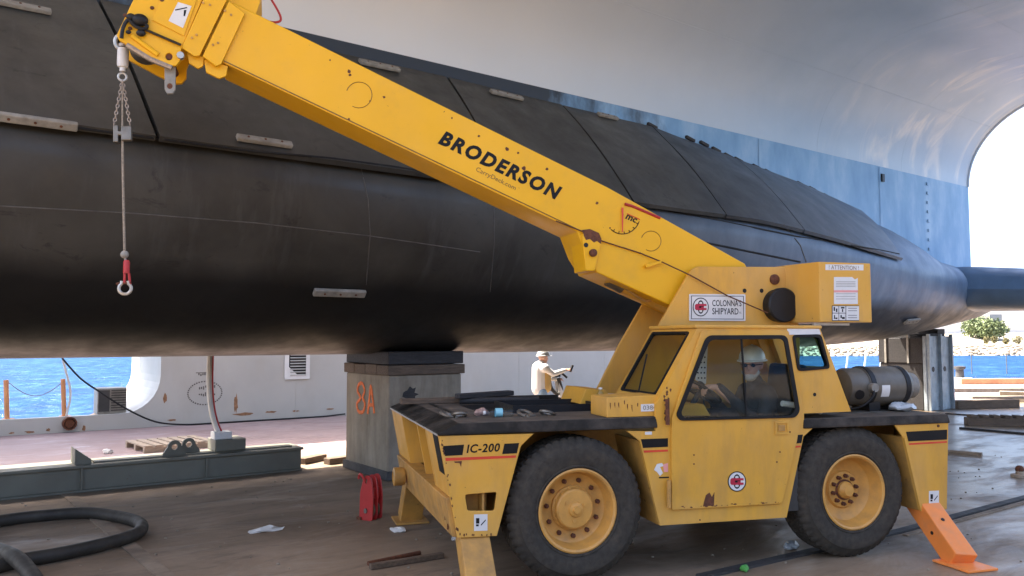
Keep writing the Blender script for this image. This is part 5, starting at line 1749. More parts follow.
MB().tube([L(625, 204, BV0 - 0.01), L(632, 206, BV0), L(660, 218, BV0)], 0.014, 8).build('red_hose', M['red'], boom, smooth=True)
# lettering


def boom_text(name, body, pa, pb_, h, mat, bold, shear):
    p0, p1 = L(*pa, BV0 - 0.0025), L(*pb_, BV0 - 0.0025)
    d = (p1 - p0)
    e = Vector((-d.z, 0, d.x)).normalized()
    if e.z < 0:
        e = -e
    lettering(name, body, p0, d, e, d.length, h, mat, boom, bold=bold, shear=shear, space=1.24 if bold else 1.0)


boom_text('maker_lettering', 'BRODERSON', (437.5, 143.5), (557.5, 201), 0.135, dm, 0.045, 0.22)
boom_text('web_lettering', 'CarryDeck.com', (475, 172), (514.5, 191.5), 0.052, M['decal_thin'], 0.0, 0.0)
# faint round weld marks, rust specks
for (x, y, r) in ((359, 95, 13), (651, 241, 10)):
    pts = [L(x + r * math.cos(a), y + r * math.sin(a), BV0 - 0.001) for a in [R(200 + 14 * k) for k in range(21)]]
    MB().tube(pts, 0.003, 5).build('weld_mark', M['decal_thin'], boom)
for (x, y, r) in ((349, 71, 2.0), (350, 75, 1.4), (384, 97, 1.3), (370, 101, 1.0), (349, 119, 1.3), (447, 279 * .55, 0), (479, 136, 1.2), (507, 149, 2.2), (518, 153, 1.3), (524, 168, 2.4), (547, 169, 1.6), (597, 203, 1.4),
                  (452, 118, 1), (330, 60, .9), (640, 253, 1), (610, 228, 1)):
    if r:
        n = 9
        px_prism(MB(), [(x + r * random.uniform(.6, 1.2) * math.cos(2 * math.pi * k / n), y + r * random.uniform(.6, 1.2) * math.sin(2 * math.pi * k / n)) for k in range(n)], BV0 - 0.002, BV0 - 0.001).build('rust_speck', M['rust'], boom)
# wiring above the boom
MB().tube(spline([L(x, y, 1.2) for x, y in ((228, -4), (240, 8), (262, 20), (278, 22), (280, 15), (268, -6))], 5), 0.010, 6).build('boom_wire', M['red'], boom, smooth=True)

# ================================================================== HOOK LINE
hk = empty('hoist_line', 'wire hoist line with white swivel weight, chains and shackle hanging from boom head', 'hoist line', frame='crane')
HV = 1.12
hp = lambda x, y: L(x, y, HV)


def ring_tube(c, r, tr, axis='v', squash=1.0):
    c = Vector(c)
    pts = []
    for k in range(17):
        a = 2 * math.pi * k / 16
        if axis == 'v':
            pts.append(c + Vector((r * math.cos(a), 0, r * squash * math.sin(a))))
        else:
            pts.append(c + Vector((0, r * math.cos(a), r * squash * math.sin(a))))
    return MB().tube(pts, tr, 8, caps=False)


ring_tube(hp(121.5, 42), 0.045, 0.016, 'v', 1.3).build('upper_shackle', M['galv'], hk, smooth=True)
MB().lathe([(0.0, 0), (0.022, 0), (0.022, 0.03), (0.036, 0.035), (0.042, 0.05), (0.042, 0.17), (0.036, 0.185), (0.02, 0.19), (0.02, 0.21), (0, 0.21)], hp(122.5, 71.5), (0, 0, 1), 20).build('swivel_weight', M['white'], hk, smooth=True)
MB().lathe([(0.024, 0.19), (0.036, 0.195), (0.036, 0.215), (0.02, 0.23), (0.0, 0.23)], hp(122.5, 71.5), (0, 0, 1), 16).build('swivel_collar', M['chain'], hk, smooth=True)
ring_tube(hp(122.5, 77), 0.030, 0.010, 'v').build('swivel_eye', M['galv'], hk, smooth=True)


def chain(name, pa, pb_, n):
    bb = MB()
    for k in range(n):
        a_, c_ = pa.lerp(pb_, k / n), pa.lerp(pb_, (k + 1) / n)
        m = (a_ + c_) / 2
        d = (c_ - a_) * 0.62
        sd_ = Vector((0.011, 0, 0)) if k % 2 else Vector((0, 0.011, 0))
        pts = [m + d * math.cos(t) + sd_ * math.sin(t) for t in [2 * math.pi * j / 10 for j in range(11)]]
        bb.tube(pts, 0.0045, 5, caps=False)
    bb.build(name, M['chain'], hk, smooth=True)


top_c = hp(122.5, 80)
chain('chain', top_c, hp(114, 125), 13)
chain('chain', top_c, hp(130, 125), 13)
MB().tube([top_c, hp(122.3, 128)], 0.007, 6).build('centre_rope', M['rope'], hk, smooth=True)
bb = MB()
px_prism(bb, [(113, 125), (118, 125), (118, 131), (121, 131), (121, 126), (131, 125.5), (131.5, 140), (121, 140), (121, 135), (118, 135), (118, 142), (113, 142)], HV - 0.03, HV + 0.03)
bb.build('line_clamp', M['steel'], hk, bevel=0.006)
MB().tube([hp(122.3, 128), hp(123, 180), hp(124.6, 252)], 0.0095, 8).build('wire_rope', M['rope'], hk, smooth=True)
MB().sphere(hp(124.6, 254.5), 0.031, 14, 10).build('stop_ball', M['zinc'], hk, smooth=True)
MB().tube([hp(125, 258), hp(126, 263)], 0.009, 8).build('ball_link', M['chain'], hk, smooth=True)
bb = MB().lathe([(0.0, 0), (0.024, 0), (0.024, 0.085), (0.018, 0.10), (0, 0.10)], hp(126.3, 273), (0, 0, 1), 12)
bb.tube([hp(124.8, 273), hp(124.4, 283)], 0.010, 8)
bb.tube([hp(128.8, 273), hp(130, 284.5)], 0.010, 8)
bb.build('red_clevis', M['red'], hk, smooth=True)
MB().tube([hp(116, 284), hp(131, 282.5)], 0.010, 8).build('clevis_pin', M['rust'], hk, smooth=True)
cc = hp(125, 288.5)
pts = [cc + Vector((0.044 * math.cos(a), 0, 0.044 * math.sin(a))) for a in [R(125 + k * 18.2) for k in range(17)]]
pts = [hp(121.8, 281)] + pts + [hp(128, 281)]
MB().tube(pts, 0.013, 8).build('bow_shackle', M['galv'], hk, smooth=True)
# slotted link plate hanging under the head
lk = empty('link_plate', 'pale flat steel link plate with a round hole under boom head', 'link plate', frame='crane')
px_prism(MB(), [(164.5, 66), (175.5, 66), (175.5, 89), (173, 93.5), (167, 93.5), (164.5, 89)], 1.0, 1.03, [ring_pts(169.8, 86, 2.8, 2.8, 14)]).build('plate', M['zinc'], lk, bevel=0.004)
MB().lathe([(0.022, 0.006), (0.022, 0.024)], L(169.8, 86, 1.0), (0, 1, 0), 12).build('bushing', M['rust'], lk)
# ================================================================== PEOPLE
def organic(name, parts, mat, parent=None, voxel=0.012, smooth_it=4, loc=None, rot=None):
    """union of tapered limbs and ellipsoids remeshed into one continuous surface"""
    bb = MB()
    for p in parts:
        if p[0] == 'c':                                  # tapered limb
            _, a, c, ra, rc = p
            a, c = Vector(a), Vector(c)
            bb.tube([a, c], [ra, rc], 14)
            bb.sphere(a, ra, 14, 10)
            bb.sphere(c, rc, 14, 10)
        else:                                            # ellipsoid
            _, c, r, sc = p
            bb.sphere(c, r, 20, 14, sc)
    me = bpy.data.meshes.new(name)
    me.from_pydata(bb.v, [], bb.f)
    ob = bpy.data.objects.new(name, me)
    COL.objects.link(ob)
    md = ob.modifiers.new('r', 'REMESH')
    md.mode = 'VOXEL'
    md.voxel_size = voxel
    ms = ob.modifiers.new('s', 'SMOOTH')
    ms.factor = 0.5
    ms.iterations = smooth_it
    dg = bpy.context.evaluated_depsgraph_get()
    dg.update()
    me2 = bpy.data.meshes.new_from_object(ob.evaluated_get(dg))
    me2.name = name
    ob.modifiers.clear()
    ob.data = me2
    bpy.data.meshes.remove(me)
    me2.materials.clear()
    me2.materials.append(mat)
    me2.polygons.foreach_set('use_smooth', [True] * len(me2.polygons))
    if parent:
        ob.parent = parent
    if loc is not None:
        ob.location = loc
    if rot is not None:
        ob.rotation_euler = rot
    return ob


def head_parts(c, fwd, up=(0, 0, 1)):
    """head of height .23 centred at c, looking along fwd"""
    c, f = Vector(c), Vector(fwd).normalized()
    u = Vector(up)
    s = f.cross(u).normalized()
    P = lambda a, b_, d: c + f * a + s * b_ + u * d
    return [('e', P(-0.012, 0, 0.025), 0.092, (1.0, 0.95, 1.0)), ('e', P(0.022, 0, -0.03), 0.07, (1, 1, 1.1)), ('e', P(0.038, 0, -0.085), 0.036, (1, 1.1, .8)),
            ('c', P(0.082, 0, 0.02), P(0.104, 0, -0.018), 0.009, 0.014),                      # nose
            ('c', P(0.075, 0.03, 0.036), P(0.075, -0.03, 0.036), 0.014, 0.014),                 # brow
            ('c', P(0.080, 0.02, -0.052), P(0.080, -0.02, -0.052), 0.010, 0.010),               # lips
            ('c', P(-0.01, 0.088, 0.02), P(-0.012, 0.085, -0.02), 0.014, 0.010), ('c', P(-0.01, -0.088, 0.02), P(-0.012, -0.085, -0.02), 0.014, 0.010)]


def hand_parts(w, fwd, up, curl=0.5):
    """hand from the wrist w: palm, four curled fingers and a thumb leaving its side"""
    w, f = Vector(w), Vector(fwd).normalized()
    s = f.cross(Vector(up)).normalized()
    n = s.cross(f)
    out = [('c', w, w + f * 0.08, 0.026, 0.030), ('c', w + f * 0.075 + s * 0.026, w + f * 0.075 - s * 0.026, 0.016, 0.016)]
    for k, ln in enumerate((0.062, 0.074, 0.070, 0.054)):
        r0 = w + f * 0.085 + s * (0.03 - 0.02 * k)
        d1 = (f * math.cos(curl * .6) - n * math.sin(curl * .6))
        d2 = (f * math.cos(curl * 1.6) - n * math.sin(curl * 1.6))
        m = r0 + d1 * ln * .55
        out += [('c', r0, m, 0.0095, 0.009), ('c', m, m + d2 * ln * .5, 0.009, 0.0075)]
    t0 = w + f * 0.03 + s * 0.028
    t1 = t0 + (f * .6 + s * .6 - n * .3).normalized() * 0.04
    out += [('c', t0, t1, 0.012, 0.010), ('c', t1, t1 + (f * .9 + s * .1 - n * .4).normalized() * 0.03, 0.010, 0.008)]
    return out


def hard_hat(parent, c, fwd, tilt=0.0):
    c, f = Vector(c), Vector(fwd).normalized()
    s = f.cross(Vector((0, 0, 1)))
    bb = MB()
    n, m = 28, 9
    for i in range(m + 1):
        p = math.pi / 2 * i / m
        for k in range(n):
            a = 2 * math.pi * k / n
            ridge = 0.006 * math.exp(-(math.sin(a) * 4) ** 2) * math.sin(p) + 0.004
            rr = math.cos(p)
            bb.v.append(c + f * (0.138 * rr * math.cos(a)) + s * (0.112 * rr * math.sin(a)) + Vector((0, 0, 0.125 * math.sin(p) + ridge)))
    for i in range(m):
        for k in range(n):
            k2 = (k + 1) % n
            bb.f.append((i * n + k, i * n + k2, (i + 1) * n + k2, (i + 1) * n + k))
            bb.mi.append(0)
    hat = bb.build('hard_hat', M['hat_white'], parent, smooth=True)
    br = MB()
    for rr, zz in ((1.0, 0.006), (1.0, -0.002)):
        for k in range(n):
            a = 2 * math.pi * k / n
            br.v.append(c + f * (0.136 * math.cos(a)) + s * (0.110 * math.sin(a)) + Vector((0, 0, zz)))
    for zz in (-0.010, -0.002):
        for k in range(n):
            a = 2 * math.pi * k / n
            ex = 1.10 + 0.22 * max(0, math.cos(a)) ** 2
            br.v.append(c + f * (0.138 * ex * math.cos(a)) + s * (0.118 * 1.07 * math.sin(a)) + Vector((0, 0, zz)))
    for A_, B_ in ((0, 3), (3, 2), (2, 1)):
        for k in range(n):
            k2 = (k + 1) % n
            br.f.append((A_ * n + k, A_ * n + k2, B_ * n + k2, B_ * n + k))
            br.mi.append(0)
    br.build('hat_brim', M['hat_white'], hat, smooth=True)
    return hat


# ---- operator seated in the cab (crane coordinates, faces the boom tip, head turned a little to the camera)
hc = L(751.5, 366, 0.40)
hc = Vector((hc.x, 0.40, hc.z))
look = Vector((-0.72, -0.66, -0.05)).normalized()
sh = Vector((hc.x + 0.05, 0.41, hc.z - 0.235))
hip = Vector((hc.x + 0.10, 0.41, 1.14))
nk = hc + Vector((0.02, 0.0, -0.10))
skin = head_parts(hc, look) + [('c', nk, sh + Vector((0, 0, 0.03)), 0.052, 0.06), ('c', sh, hip, 0.10, 0.11)]
hands = []
for sg_ in (-1, 1):
    s0 = sh + Vector((0, sg_ * 0.19, -0.03))
    el = s0 + Vector((-0.10, sg_ * 0.03, -0.24))
    wr = Vector((sw.x + 0.05, 0.42 + sg_ * 0.16, sw.z + 0.04))
    skin += [('c', s0, el, 0.045, 0.037), ('c', el, wr, 0.036, 0.026)]
    skin += hand_parts(wr, (-1, 0, -0.1), (0, 0, 1), 0.9)
    kn = hip + Vector((-0.42, sg_ * 0.10, 0.03))
    skin += [('c', hip + Vector((0, sg_ * 0.09, 0)), kn, 0.075, 0.055)]
op = organic('person', skin, M['skin'], voxel=0.008, smooth_it=3)
op.location, op.rotation_euler = CO, (0, 0, TH)
tag(op, 'crane operator in white hard hat, glasses and dark jacket seated in cab', 'person')
jk = [('c', sh + Vector((0.01, 0, 0.0)), hip + Vector((0, 0, 0.05)), 0.125, 0.135), ('c', sh + Vector((0, -0.15, 0)), sh + Vector((0, 0.15, 0)), 0.085, 0.085), ('c', nk + Vector((0.01, 0, -0.03)), sh, 0.068, 0.085)]
for sg_ in (-1, 1):
    s0 = sh + Vector((0, sg_ * 0.19, -0.03))
    el = s0 + Vector((-0.10, sg_ * 0.03, -0.24))
    wr = Vector((sw.x + 0.09, 0.42 + sg_ * 0.16, sw.z + 0.035))
    jk += [('c', s0, el, 0.075, 0.058), ('c', el, wr, 0.058, 0.040)]
organic('jacket', jk, M['jacket_dark'], op, 0.011, 3)
tr_ = []
for sg_ in (-1, 1):
    kn = hip + Vector((-0.42, sg_ * 0.10, 0.03))
    tr_ += [('c', hip + Vector((0, sg_ * 0.09, 0)), kn, 0.10, 0.075), ('c', kn, kn + Vector((-0.04, 0, -0.12)), 0.07, 0.06)]
organic('trousers', tr_, M['trousers_dark'], op, 0.012, 3)
hat = hard_hat(op, hc + Vector((0.01, 0.005, 0.055)), look)
sd_l = look.cross(Vector((0, 0, 1))).normalized()
HP = lambda a, b_, d: hc + look * a + sd_l * b_ + Vector((0, 0, d))
gl_ = MB()
for k in (-1, 1):
    gl_.sphere(HP(0.082, k * 0.034, 0.012), 0.024, 10, 6, (0.8, 0.8, .7))
gl_.tube([HP(0.09, -0.03, 0.018), HP(0.09, 0.03, 0.018)], 0.004, 6)
for k in (-1, 1):
    gl_.tube([HP(0.08, k * 0.055, 0.016), HP(0.0, k * 0.095, 0.018)], 0.004, 6)
gl_.build('safety_glasses', M['lens'], op, smooth=True)
organic('beard', [('e', HP(0.045, 0, -0.09), 0.05, (1, 1, .8)), ('c', HP(0.03, 0.06, -0.05), HP(0.05, 0.02, -0.10), 0.022, 0.025), ('c', HP(0.03, -0.06, -0.05), HP(0.05, -0.02, -0.10), 0.022, 0.025)], M['beard'], op, 0.006, 3)

# ---- worker beyond the hull, standing with one arm stretched out to the right
wp_ = ground(541, 441)
wp_ = Vector((at_depth(541, 400, 15.4).x, 15.4, 0))
WK = lambda x, y, z: Vector((x, y, z))
fw = Vector((0.93, 0.36, 0))
hcw = WK(0.05, 0.02, 1.56)
skn = head_parts(hcw, fw) + [('c', hcw + WK(-0.01, 0, -0.1), WK(0, 0, 1.36), 0.055, 0.06), ('c', WK(0, 0, 1.36), WK(0, 0, 0.92), 0.11, 0.11)]
shl, shr = WK(-0.08, 0.18, 1.36), WK(0.08, -0.18, 1.36)
el_r, wr_r = WK(0.24, -0.16, 1.24), WK(0.50, -0.05, 1.32)
el_l, wr_l = WK(0.12, 0.22, 1.14), WK(0.34, 0.18, 1.12)
skn += [('c', shr, el_r, 0.045, 0.037), ('c', el_r, wr_r, 0.036, 0.026), ('c', shl, el_l, 0.045, 0.037), ('c', el_l, wr_l, 0.036, 0.026)]
skn += hand_parts(wr_r, (1, 0.3, 0.1), (0, 0, 1), 0.9) + hand_parts(wr_l, (1, 0, 0), (0, 0, 1), 0.8)
for sg_ in (-1, 1):
    h0, k0_, a0_ = WK(0.02 * sg_, 0.09 * -sg_, 0.88), WK(0.05 * sg_ + 0.02, 0.11 * -sg_, 0.47), WK(0.07 * sg_ - 0.02, 0.12 * -sg_, 0.08)
    skn += [('c', h0, k0_, 0.075, 0.05), ('c', k0_, a0_, 0.05, 0.036), ('c', a0_ + WK(-0.03, 0, -0.04), a0_ + WK(0.16, 0.05, -0.05), 0.035, 0.028)]
wk = organic('person', skn, M['skin'], voxel=0.01, smooth_it=3)
wk.location = wp_
wk.scale = (0.94, 0.94, 0.94)
tag(wk, 'worker in white hooded top and hard hat reaching out by the far wall', 'person')
tp_ = [('c', WK(-0.02, 0, 1.34), WK(-0.02, 0, 0.94), 0.165, 0.17), ('c', shl, shr, 0.09, 0.09), ('c', WK(0, 0, 1.44), WK(0, 0, 1.3), 0.075, 0.10), ('e', WK(-0.08, 0.0, 1.38), 0.10, (1, 1.2, .8)),
       ('c', shr, el_r, 0.072, 0.058), ('c', el_r, wr_r.lerp(el_r, .1), 0.058, 0.042), ('c', shl, el_l, 0.072, 0.058), ('c', el_l, wr_l.lerp(el_l, .1), 0.058, 0.042)]
organic('hooded_top', tp_, M['hood_white'], wk, 0.012, 3)
organic('vest', [('c', WK(0.07, 0.0, 1.25), WK(0.075, 0.0, 0.98), 0.138, 0.142)], M['vest'], wk, 0.012, 3)
jn = [('c', WK(0, 0, 0.93), WK(0, 0, 0.86), 0.15, 0.14)]
for sg_ in (-1, 1):
    h0, k0_, a0_ = WK(0.02 * sg_, 0.09 * -sg_, 0.88), WK(0.05 * sg_ + 0.02, 0.11 * -sg_, 0.47), WK(0.07 * sg_ - 0.02, 0.12 * -sg_, 0.12)
    jn += [('c', h0, k0_, 0.095, 0.07), ('c', k0_, a0_, 0.07, 0.058)]
organic('jeans', jn, M['jeans'], wk, 0.012, 3)
for sg_ in (-1, 1):
    a0_ = WK(0.07 * sg_ - 0.02, 0.12 * -sg_, 0.08)
    organic('boot', [('c', a0_ + WK(-0.04, 0, -0.035), a0_ + WK(0.17, 0.05, -0.04), 0.045, 0.038), ('c', a0_, a0_ + WK(0, 0, 0.08), 0.05, 0.05)], M['interior'], wk, 0.01, 2)
hard_hat(wk, hcw + WK(0, 0, 0.05), fw)
# hand held radio
tag(MB().beam(wp_ + wr_r * 0.94 + WK(0.085, 0.01, -0.035), wp_ + wr_r * 0.94 + WK(0.14, 0.03, 0.09), 0.05, 0.035).build('handheld_radio', M['black'], bevel=0.006), 'small black handheld device in the worker\'s outstretched hand', 'radio')
# tripod with instrument beside him
tp0 = Vector((at_depth(561, 400, 15.6).x, 15.6, 0))
tri = empty('instrument_tripod', 'white legged tripod carrying a black instrument beside the worker', 'tripod', loc=tp0)
for k, (dx, dy) in enumerate(((0.28, -0.15), (-0.02, -0.2), (0.18, 0.3))):
    MB().tube([(-0.10, 0, 1.10), (dx, dy, 0.0)], [0.03, 0.02], 8).build('leg', M['post_white'], tri, smooth=True)
MB().box(-0.19, -0.01, -0.07, 0.07, 1.10, 1.18).build('head', M['black'], tri, bevel=0.01)
MB().tube([(-0.28, 0, 1.16), (-0.05, -0.02, 1.22), (0.05, 0.0, 1.14), (0.12, 0, 1.08)], 0.022, 8).build('handle', M['black'], tri, smooth=True)
MB().tube(spline([(-0.24, -0.1, 1.12), (-0.20, -0.12, 0.9), (-0.08, -0.12, 0.78), (0.0, -0.12, 0.86), (-0.06, -0.1, 1.08)], 5), 0.035, 8).build('bag_strap', M['interior'], tri, smooth=True)
wsx = MB()
wsx.prism([(-0.05, 1.0), (0.16, 0.55), (0.26, 0.35), (0.02, 0.35), (-0.02, 0.7)], d0=-0.22, d1=-0.20)
wsx.build('white_cover', M['post_white'], tri)

# ================================================================== THINGS ON THE CRANE DECK
def bottle(name, label, loc, axis, rz=0.0, r=0.033, h=0.21):
    root = empty(name, label, 'bottle', 'water bottles on the crane deck', frame='crane')
    o, a = Vector(loc), Vector(axis).normalized()
    MB().lathe([(0.0, 0), (r * .8, 0.0), (r, 0.012), (r, h * .25), (r * .93, h * .28), (r, h * .31), (r, h * .62), (r * .9, h * .74), (r * .45, h * .88), (r * .4, h * .93)], o, a, 18).build('bottle_body', M['bottle'], root, smooth=True)
    MB().lathe([(r * 1.01, h * .36), (r * 1.01, h * .6)], o, a, 18, caps=False).build('label_band', M['label_blue'], root, smooth=True)
    MB().lathe([(0, h * .93), (r * .48, h * .93), (r * .48, h), (0, h)], o, a, 14).build('cap', M['white'], root, smooth=True)
    return root


p = L(513, 413, 0.33)
bottle('water_bottle', 'clear plastic water bottle lying on its side on the front deck', (p.x, 0.33, ZD + 0.035), (-1, 0.12, 0), r=0.034, h=0.235)
p = L(600.5, 405, 0.52)
bottle('water_bottle', 'clear plastic water bottle standing upright against the cowl', (p.x, 0.52, ZD + 0.002), (0, 0, 1), r=0.034, h=0.2)


def deck_shackle(label, x, y, v, rz):
    c = L(x, y, v)
    root = empty('shackle', label, 'shackle', 'loose shackles on the crane deck', loc=CO + CU * c.x + CV * v + Vector((0, 0, ZD)), rz=TH + rz)
    pts = [Vector((0.055 * math.cos(a), 0.055 * math.sin(a), 0.02 + 0.02 * math.sin(a))) for a in [R(-50 + k * 20) for k in range(15)]]
    MB().tube(pts, 0.013, 8).build('bow', M['steel'], root, smooth=True)
    MB().tube([pts[0] + Vector((0.03, 0, 0)), pts[-1] + Vector((0.0, -0.03, 0))], 0.012, 8).build('pin', M['steel'], root, smooth=True)


deck_shackle('dull steel shackle lying just right of the fallen bottle', 525, 416, 0.36, 0.4)
deck_shackle('dull steel shackle farther right, in front of the coaming', 547, 415, 0.36, 2.2)
deck_shackle('rusty shackle near the front corner of the deck', 448, 415, 0.42, 1.2)
deck_shackle('shackle between the front corner and the fallen bottle', 459, 415, 0.40, 3.0)
b = MB()
c = L(481, 411, 0.5)
rnd = random.Random(5)
n = 12
b.sphere((c.x, 0.5, ZD + 0.025), 0.06, 12, 8, (1, .8, .5))
for i, v in enumerate(b.v):
    q = Vector(v)
    b.v[i] = tuple(q + noise.noise_vector(q * 30) * 0.018)
tag(b.build('crumpled_wrapper', M['paper'], frame='crane'), 'crumpled reddish wrapper beside the fallen bottle', 'litter')
bpy.data.objects['crumpled_wrapper'].data.materials[0] = surf('wrapper_red_grey', (0.34, 0.22, 0.18), 0.5, var=0.5, vscale=40)
# timbers along the far edge of the deck
u0, u1 = L(400, 404, 1.8).x, L(486, 401, 1.8).x
tag(MB().box(u0, u1, 1.72, 1.84, ZD + 0.001, ZD + 0.05).build('deck_timber', M['wood'], frame='crane', bevel=0.008), 'brown timber lying along the far edge of the front deck', 'timber')
b = MB().beam((u0 + 0.5, 1.60, ZD + 0.075), (u1 + 0.25, 1.78, ZD + 0.085), 0.10, 0.045)
tag(b.build('deck_timber', M['wood_dark'], frame='crane', bevel=0.008), 'short dark board resting on top of the brown timber', 'timber')
b = MB().tube([(u1 - 0.3, 1.62, ZD + 0.03), (L(538, 400, 1.6).x, 1.58, ZD + 0.03)], 0.03, 12)
tag(b.build('steel_bar', M['wood_dark'], frame='crane', smooth=True), 'dark round bar lying beyond the hatch on the front deck', 'bar')
b = MB().sphere((ta.x + 0.55, 0.32, ZR + 0.04), 0.09, 14, 9, (1.6, .8, .45))
for i, v in enumerate(b.v):
    q = Vector(v)
    b.v[i] = tuple(q + noise.noise_vector(q * 22) * 0.03)
tag(b.build('plastic_sheet', M['tarp'], frame='crane', smooth=True), 'crumpled clear plastic tucked below the tank on the rear deck', 'plastic')
b = MB()
rnd = random.Random(9)
for k in range(40):
    p0 = Vector((3.05 + rnd.uniform(0, .42), rnd.uniform(.9, 1.2), ZR + 0.02))
    b.tube([p0, p0 + Vector((rnd.uniform(-.1, .1), rnd.uniform(-.05, .05), rnd.uniform(-.01, .05)))], 0.012, 5)
tag(b.build('rope_heap', M['wood_pale'], frame='crane', smooth=True), 'small heap of tan rope ends at the back of the rear deck', 'rope')

# ================================================================== THINGS ON THE FLOOR
# red snatch block
rb0 = ground(371, 519)
rb = empty('snatch_block', 'red steel snatch block standing upright on the floor by the keel block', 'snatch block', loc=rb0, rz=R(-30))
rb.scale = (0.8, 0.8, 0.98)
side_pl = [(-0.11, 0.0), (0.10, 0.0), (0.11, 0.25), (0.085, 0.40), (0.05, 0.46), (-0.02, 0.46), (-0.06, 0.40), (-0.10, 0.28)]
for v in (-0.09, 0.0, 0.09):
    MB().prism(rounded(side_pl, 0.03), [ring_pts(0.0, 0.40, 0.025, 0.025, 10)], d0=v - 0.010, d1=v + 0.010).build('cheek_plate', M['red'], rb, bevel=0.004)
for v in (-0.045, 0.045):
    MB().lathe([(0.085, -0.03), (0.07, -0.008), (0.07, 0.008), (0.085, 0.03), (0.0, 0.03)], (0.0, v, 0.10), (0, 1, 0), 24).build('sheave', M['steel'], rb, smooth=True)
    MB().box(-0.08, 0.08, v - 0.033, v + 0.033, 0.22, 0.33).build('spacer', M['red'], rb)
MB().tube([(0, -0.12, 0.10), (0, 0.12, 0.10)], 0.025, 12).build('axle_pin', M['steel'], rb, smooth=True)
MB().tube(spline([(0.0, -0.12, 0.40), (-0.05, -0.14, 0.47), (-0.10, -0.12, 0.46), (-0.11, -0.12, 0.42)], 5), 0.015, 8).build('latch_hook', M['red'], rb, smooth=True)
MB().box(-0.14, -0.07, -0.12, 0.10, 0.0, 0.03).build('foot', M['rust'], rb)

# black hoses at lower left
hz0 = 0.062
pts = spline([ground(x, y, hz0) for x, y in ((-60, 533), (0, 521), (40, 516), (85, 513), (115, 516), (135, 521), (142, 527), (134, 535), (105, 544), (60, 554), (20, 561), (-30, 572))], 8)
tag(MB().tube(pts, 0.058, 14).build('rubber_hose', M['hose'], smooth=True), 'thick black hose bent in a loop on the floor', 'hose', 'black hoses on the floor')
pts = spline([ground(-40, 545, 0.06), ground(-8, 549, 0.075), ground(14, 557, 0.13), ground(30, 573, 0.10), ground(42, 596, 0.06), ground(60, 640, 0.06)], 8)
tag(MB().tube(pts, 0.060, 14).build('rubber_hose', M['hose'], smooth=True), 'black hose crossing over the loop at the lower left corner', 'hose', 'black hoses on the floor')
# bars on the floor
pa, pb_ = ground(370, 570), ground(443, 558)
o = tag(MB().beam(pa + Vector((0, 0, 0.025)), pb_ + Vector((0, 0, 0.025)), 0.05, 0.045).build('angle_iron', M['wood'], bevel=0.006), 'rusty flat iron bar lying before the front outrigger', 'bar')
pa, pb_ = ground(368, 566), ground(420, 555)
tag(MB().tube([pa + Vector((0, 0, 0.02)), pb_ + Vector((0, 0, 0.02))], 0.018, 10).build('thin_pipe', M['rust'], smooth=True), 'thin rusty pipe lying alongside the flat iron bar', 'pipe')
# litter
for name, lb, (x, y), sz, mt in (('paper_scrap', 'small white paper scrap beside the far front outrigger', (398, 532), 0.07, 'paper'), ('paper_scrap', 'bent white strip lying on the bare floor before the girder', (266, 532), 0.09, 'paper'),
                                 ('plastic_scrap', 'crumpled clear plastic between the rear wheel and cab', (791, 548), 0.10, 'tarp'), ('green_scrap', 'small green scrap at the bottom edge under the cab', (745, 571), 0.06, 'green'),
                                 ('paper_scrap', 'white scrap on the sunlit strip near the girder bracket', (108, 453), 0.12, 'paper'), ('paper_scrap', 'tiny white scrap at the front outrigger foot', (455, 541), 0.05, 'paper')):
    p = ground(x, y)
    b = MB().sphere((0, 0, 0.02), sz, 10, 6, (1.2 if y != 532 or x > 300 else 1.9, .6 if x != 266 else .22, .3))
    rnd = random.Random(int(x))
    for i, v in enumerate(b.v):
        q = Vector(v)
        q += noise.noise_vector(q * 24 + Vector((x, 0, 0))) * sz * .35
        q.z = max(0.003, q.z)
        b.v[i] = tuple(q)
    o = tag(b.build(name, M[mt]), lb, 'litter')
    o.location = p
    o.rotation_euler.z = random.uniform(0, 3) if x != 266 else 0.5
# small stones and chips on the floor
b = MB()
rnd = random.Random(21)
for k in range(420):
    x, y = rnd.uniform(-6, 9), rnd.uniform(5.2, 13)
    r = rnd.uniform(0.004, 0.015)
    b.sphere((x, y, r * .4), r, 6, 4, (1.2, .9, .6))
tag(b.build('floor_grit', M['concrete'], smooth=False), 'scattered small chips and grit on the dock floor', 'grit', kind='stuff')

# right-hand debris


def world_box(name, label, cat, px, py, ln, wd, ht, rz, mat, group=None, z=0.0):
    p = ground(px, py)
    o = tag(MB().box(-ln / 2, ln / 2, -wd / 2, wd / 2, 0, ht).build(name, mat, bevel=0.012), label, cat, group)
    o.location = (p.x, p.y, z)
    o.rotation_euler = (0, 0, rz)
    return o


# cribbing sleeper with bolts
p = ground(1003, 426)
sl = empty('notched_sleeper', 'notched brown sleeper with a row of raised cleats on the wet floor', 'sleeper', loc=p, rz=R(-10))
MB().box(-0.72, 0.9, -0.12, 0.12, 0.002, 0.17).build('timber', M['wood'], sl, bevel=0.01)
for k in range(7):
    MB().box(-0.66 + k * 0.22, -0.53 + k * 0.22, -0.125, 0.125, 0.172, 0.23).build('cleat', M['wood'], sl, bevel=0.006)
world_box('crib_timber', 'short dark crib timber in front of the sunlit strip', 'timber', 985, 408, 1.9, 0.3, 0.22, R(12), M['wood'], 'crib timbers right of the crane')
world_box('crib_timber', 'pale plank laid on the dark crib timber', 'timber', 1000, 407, 1.6, 0.2, 0.07, R(2), M['wood_pale'], 'crib timbers right of the crane', z=0.225)
world_box('crib_timber', 'tilted grey crib timber at the right picture edge', 'timber', 1022, 402, 1.1, 0.25, 0.3, R(-30), M['concrete'], 'crib timbers right of the crane')
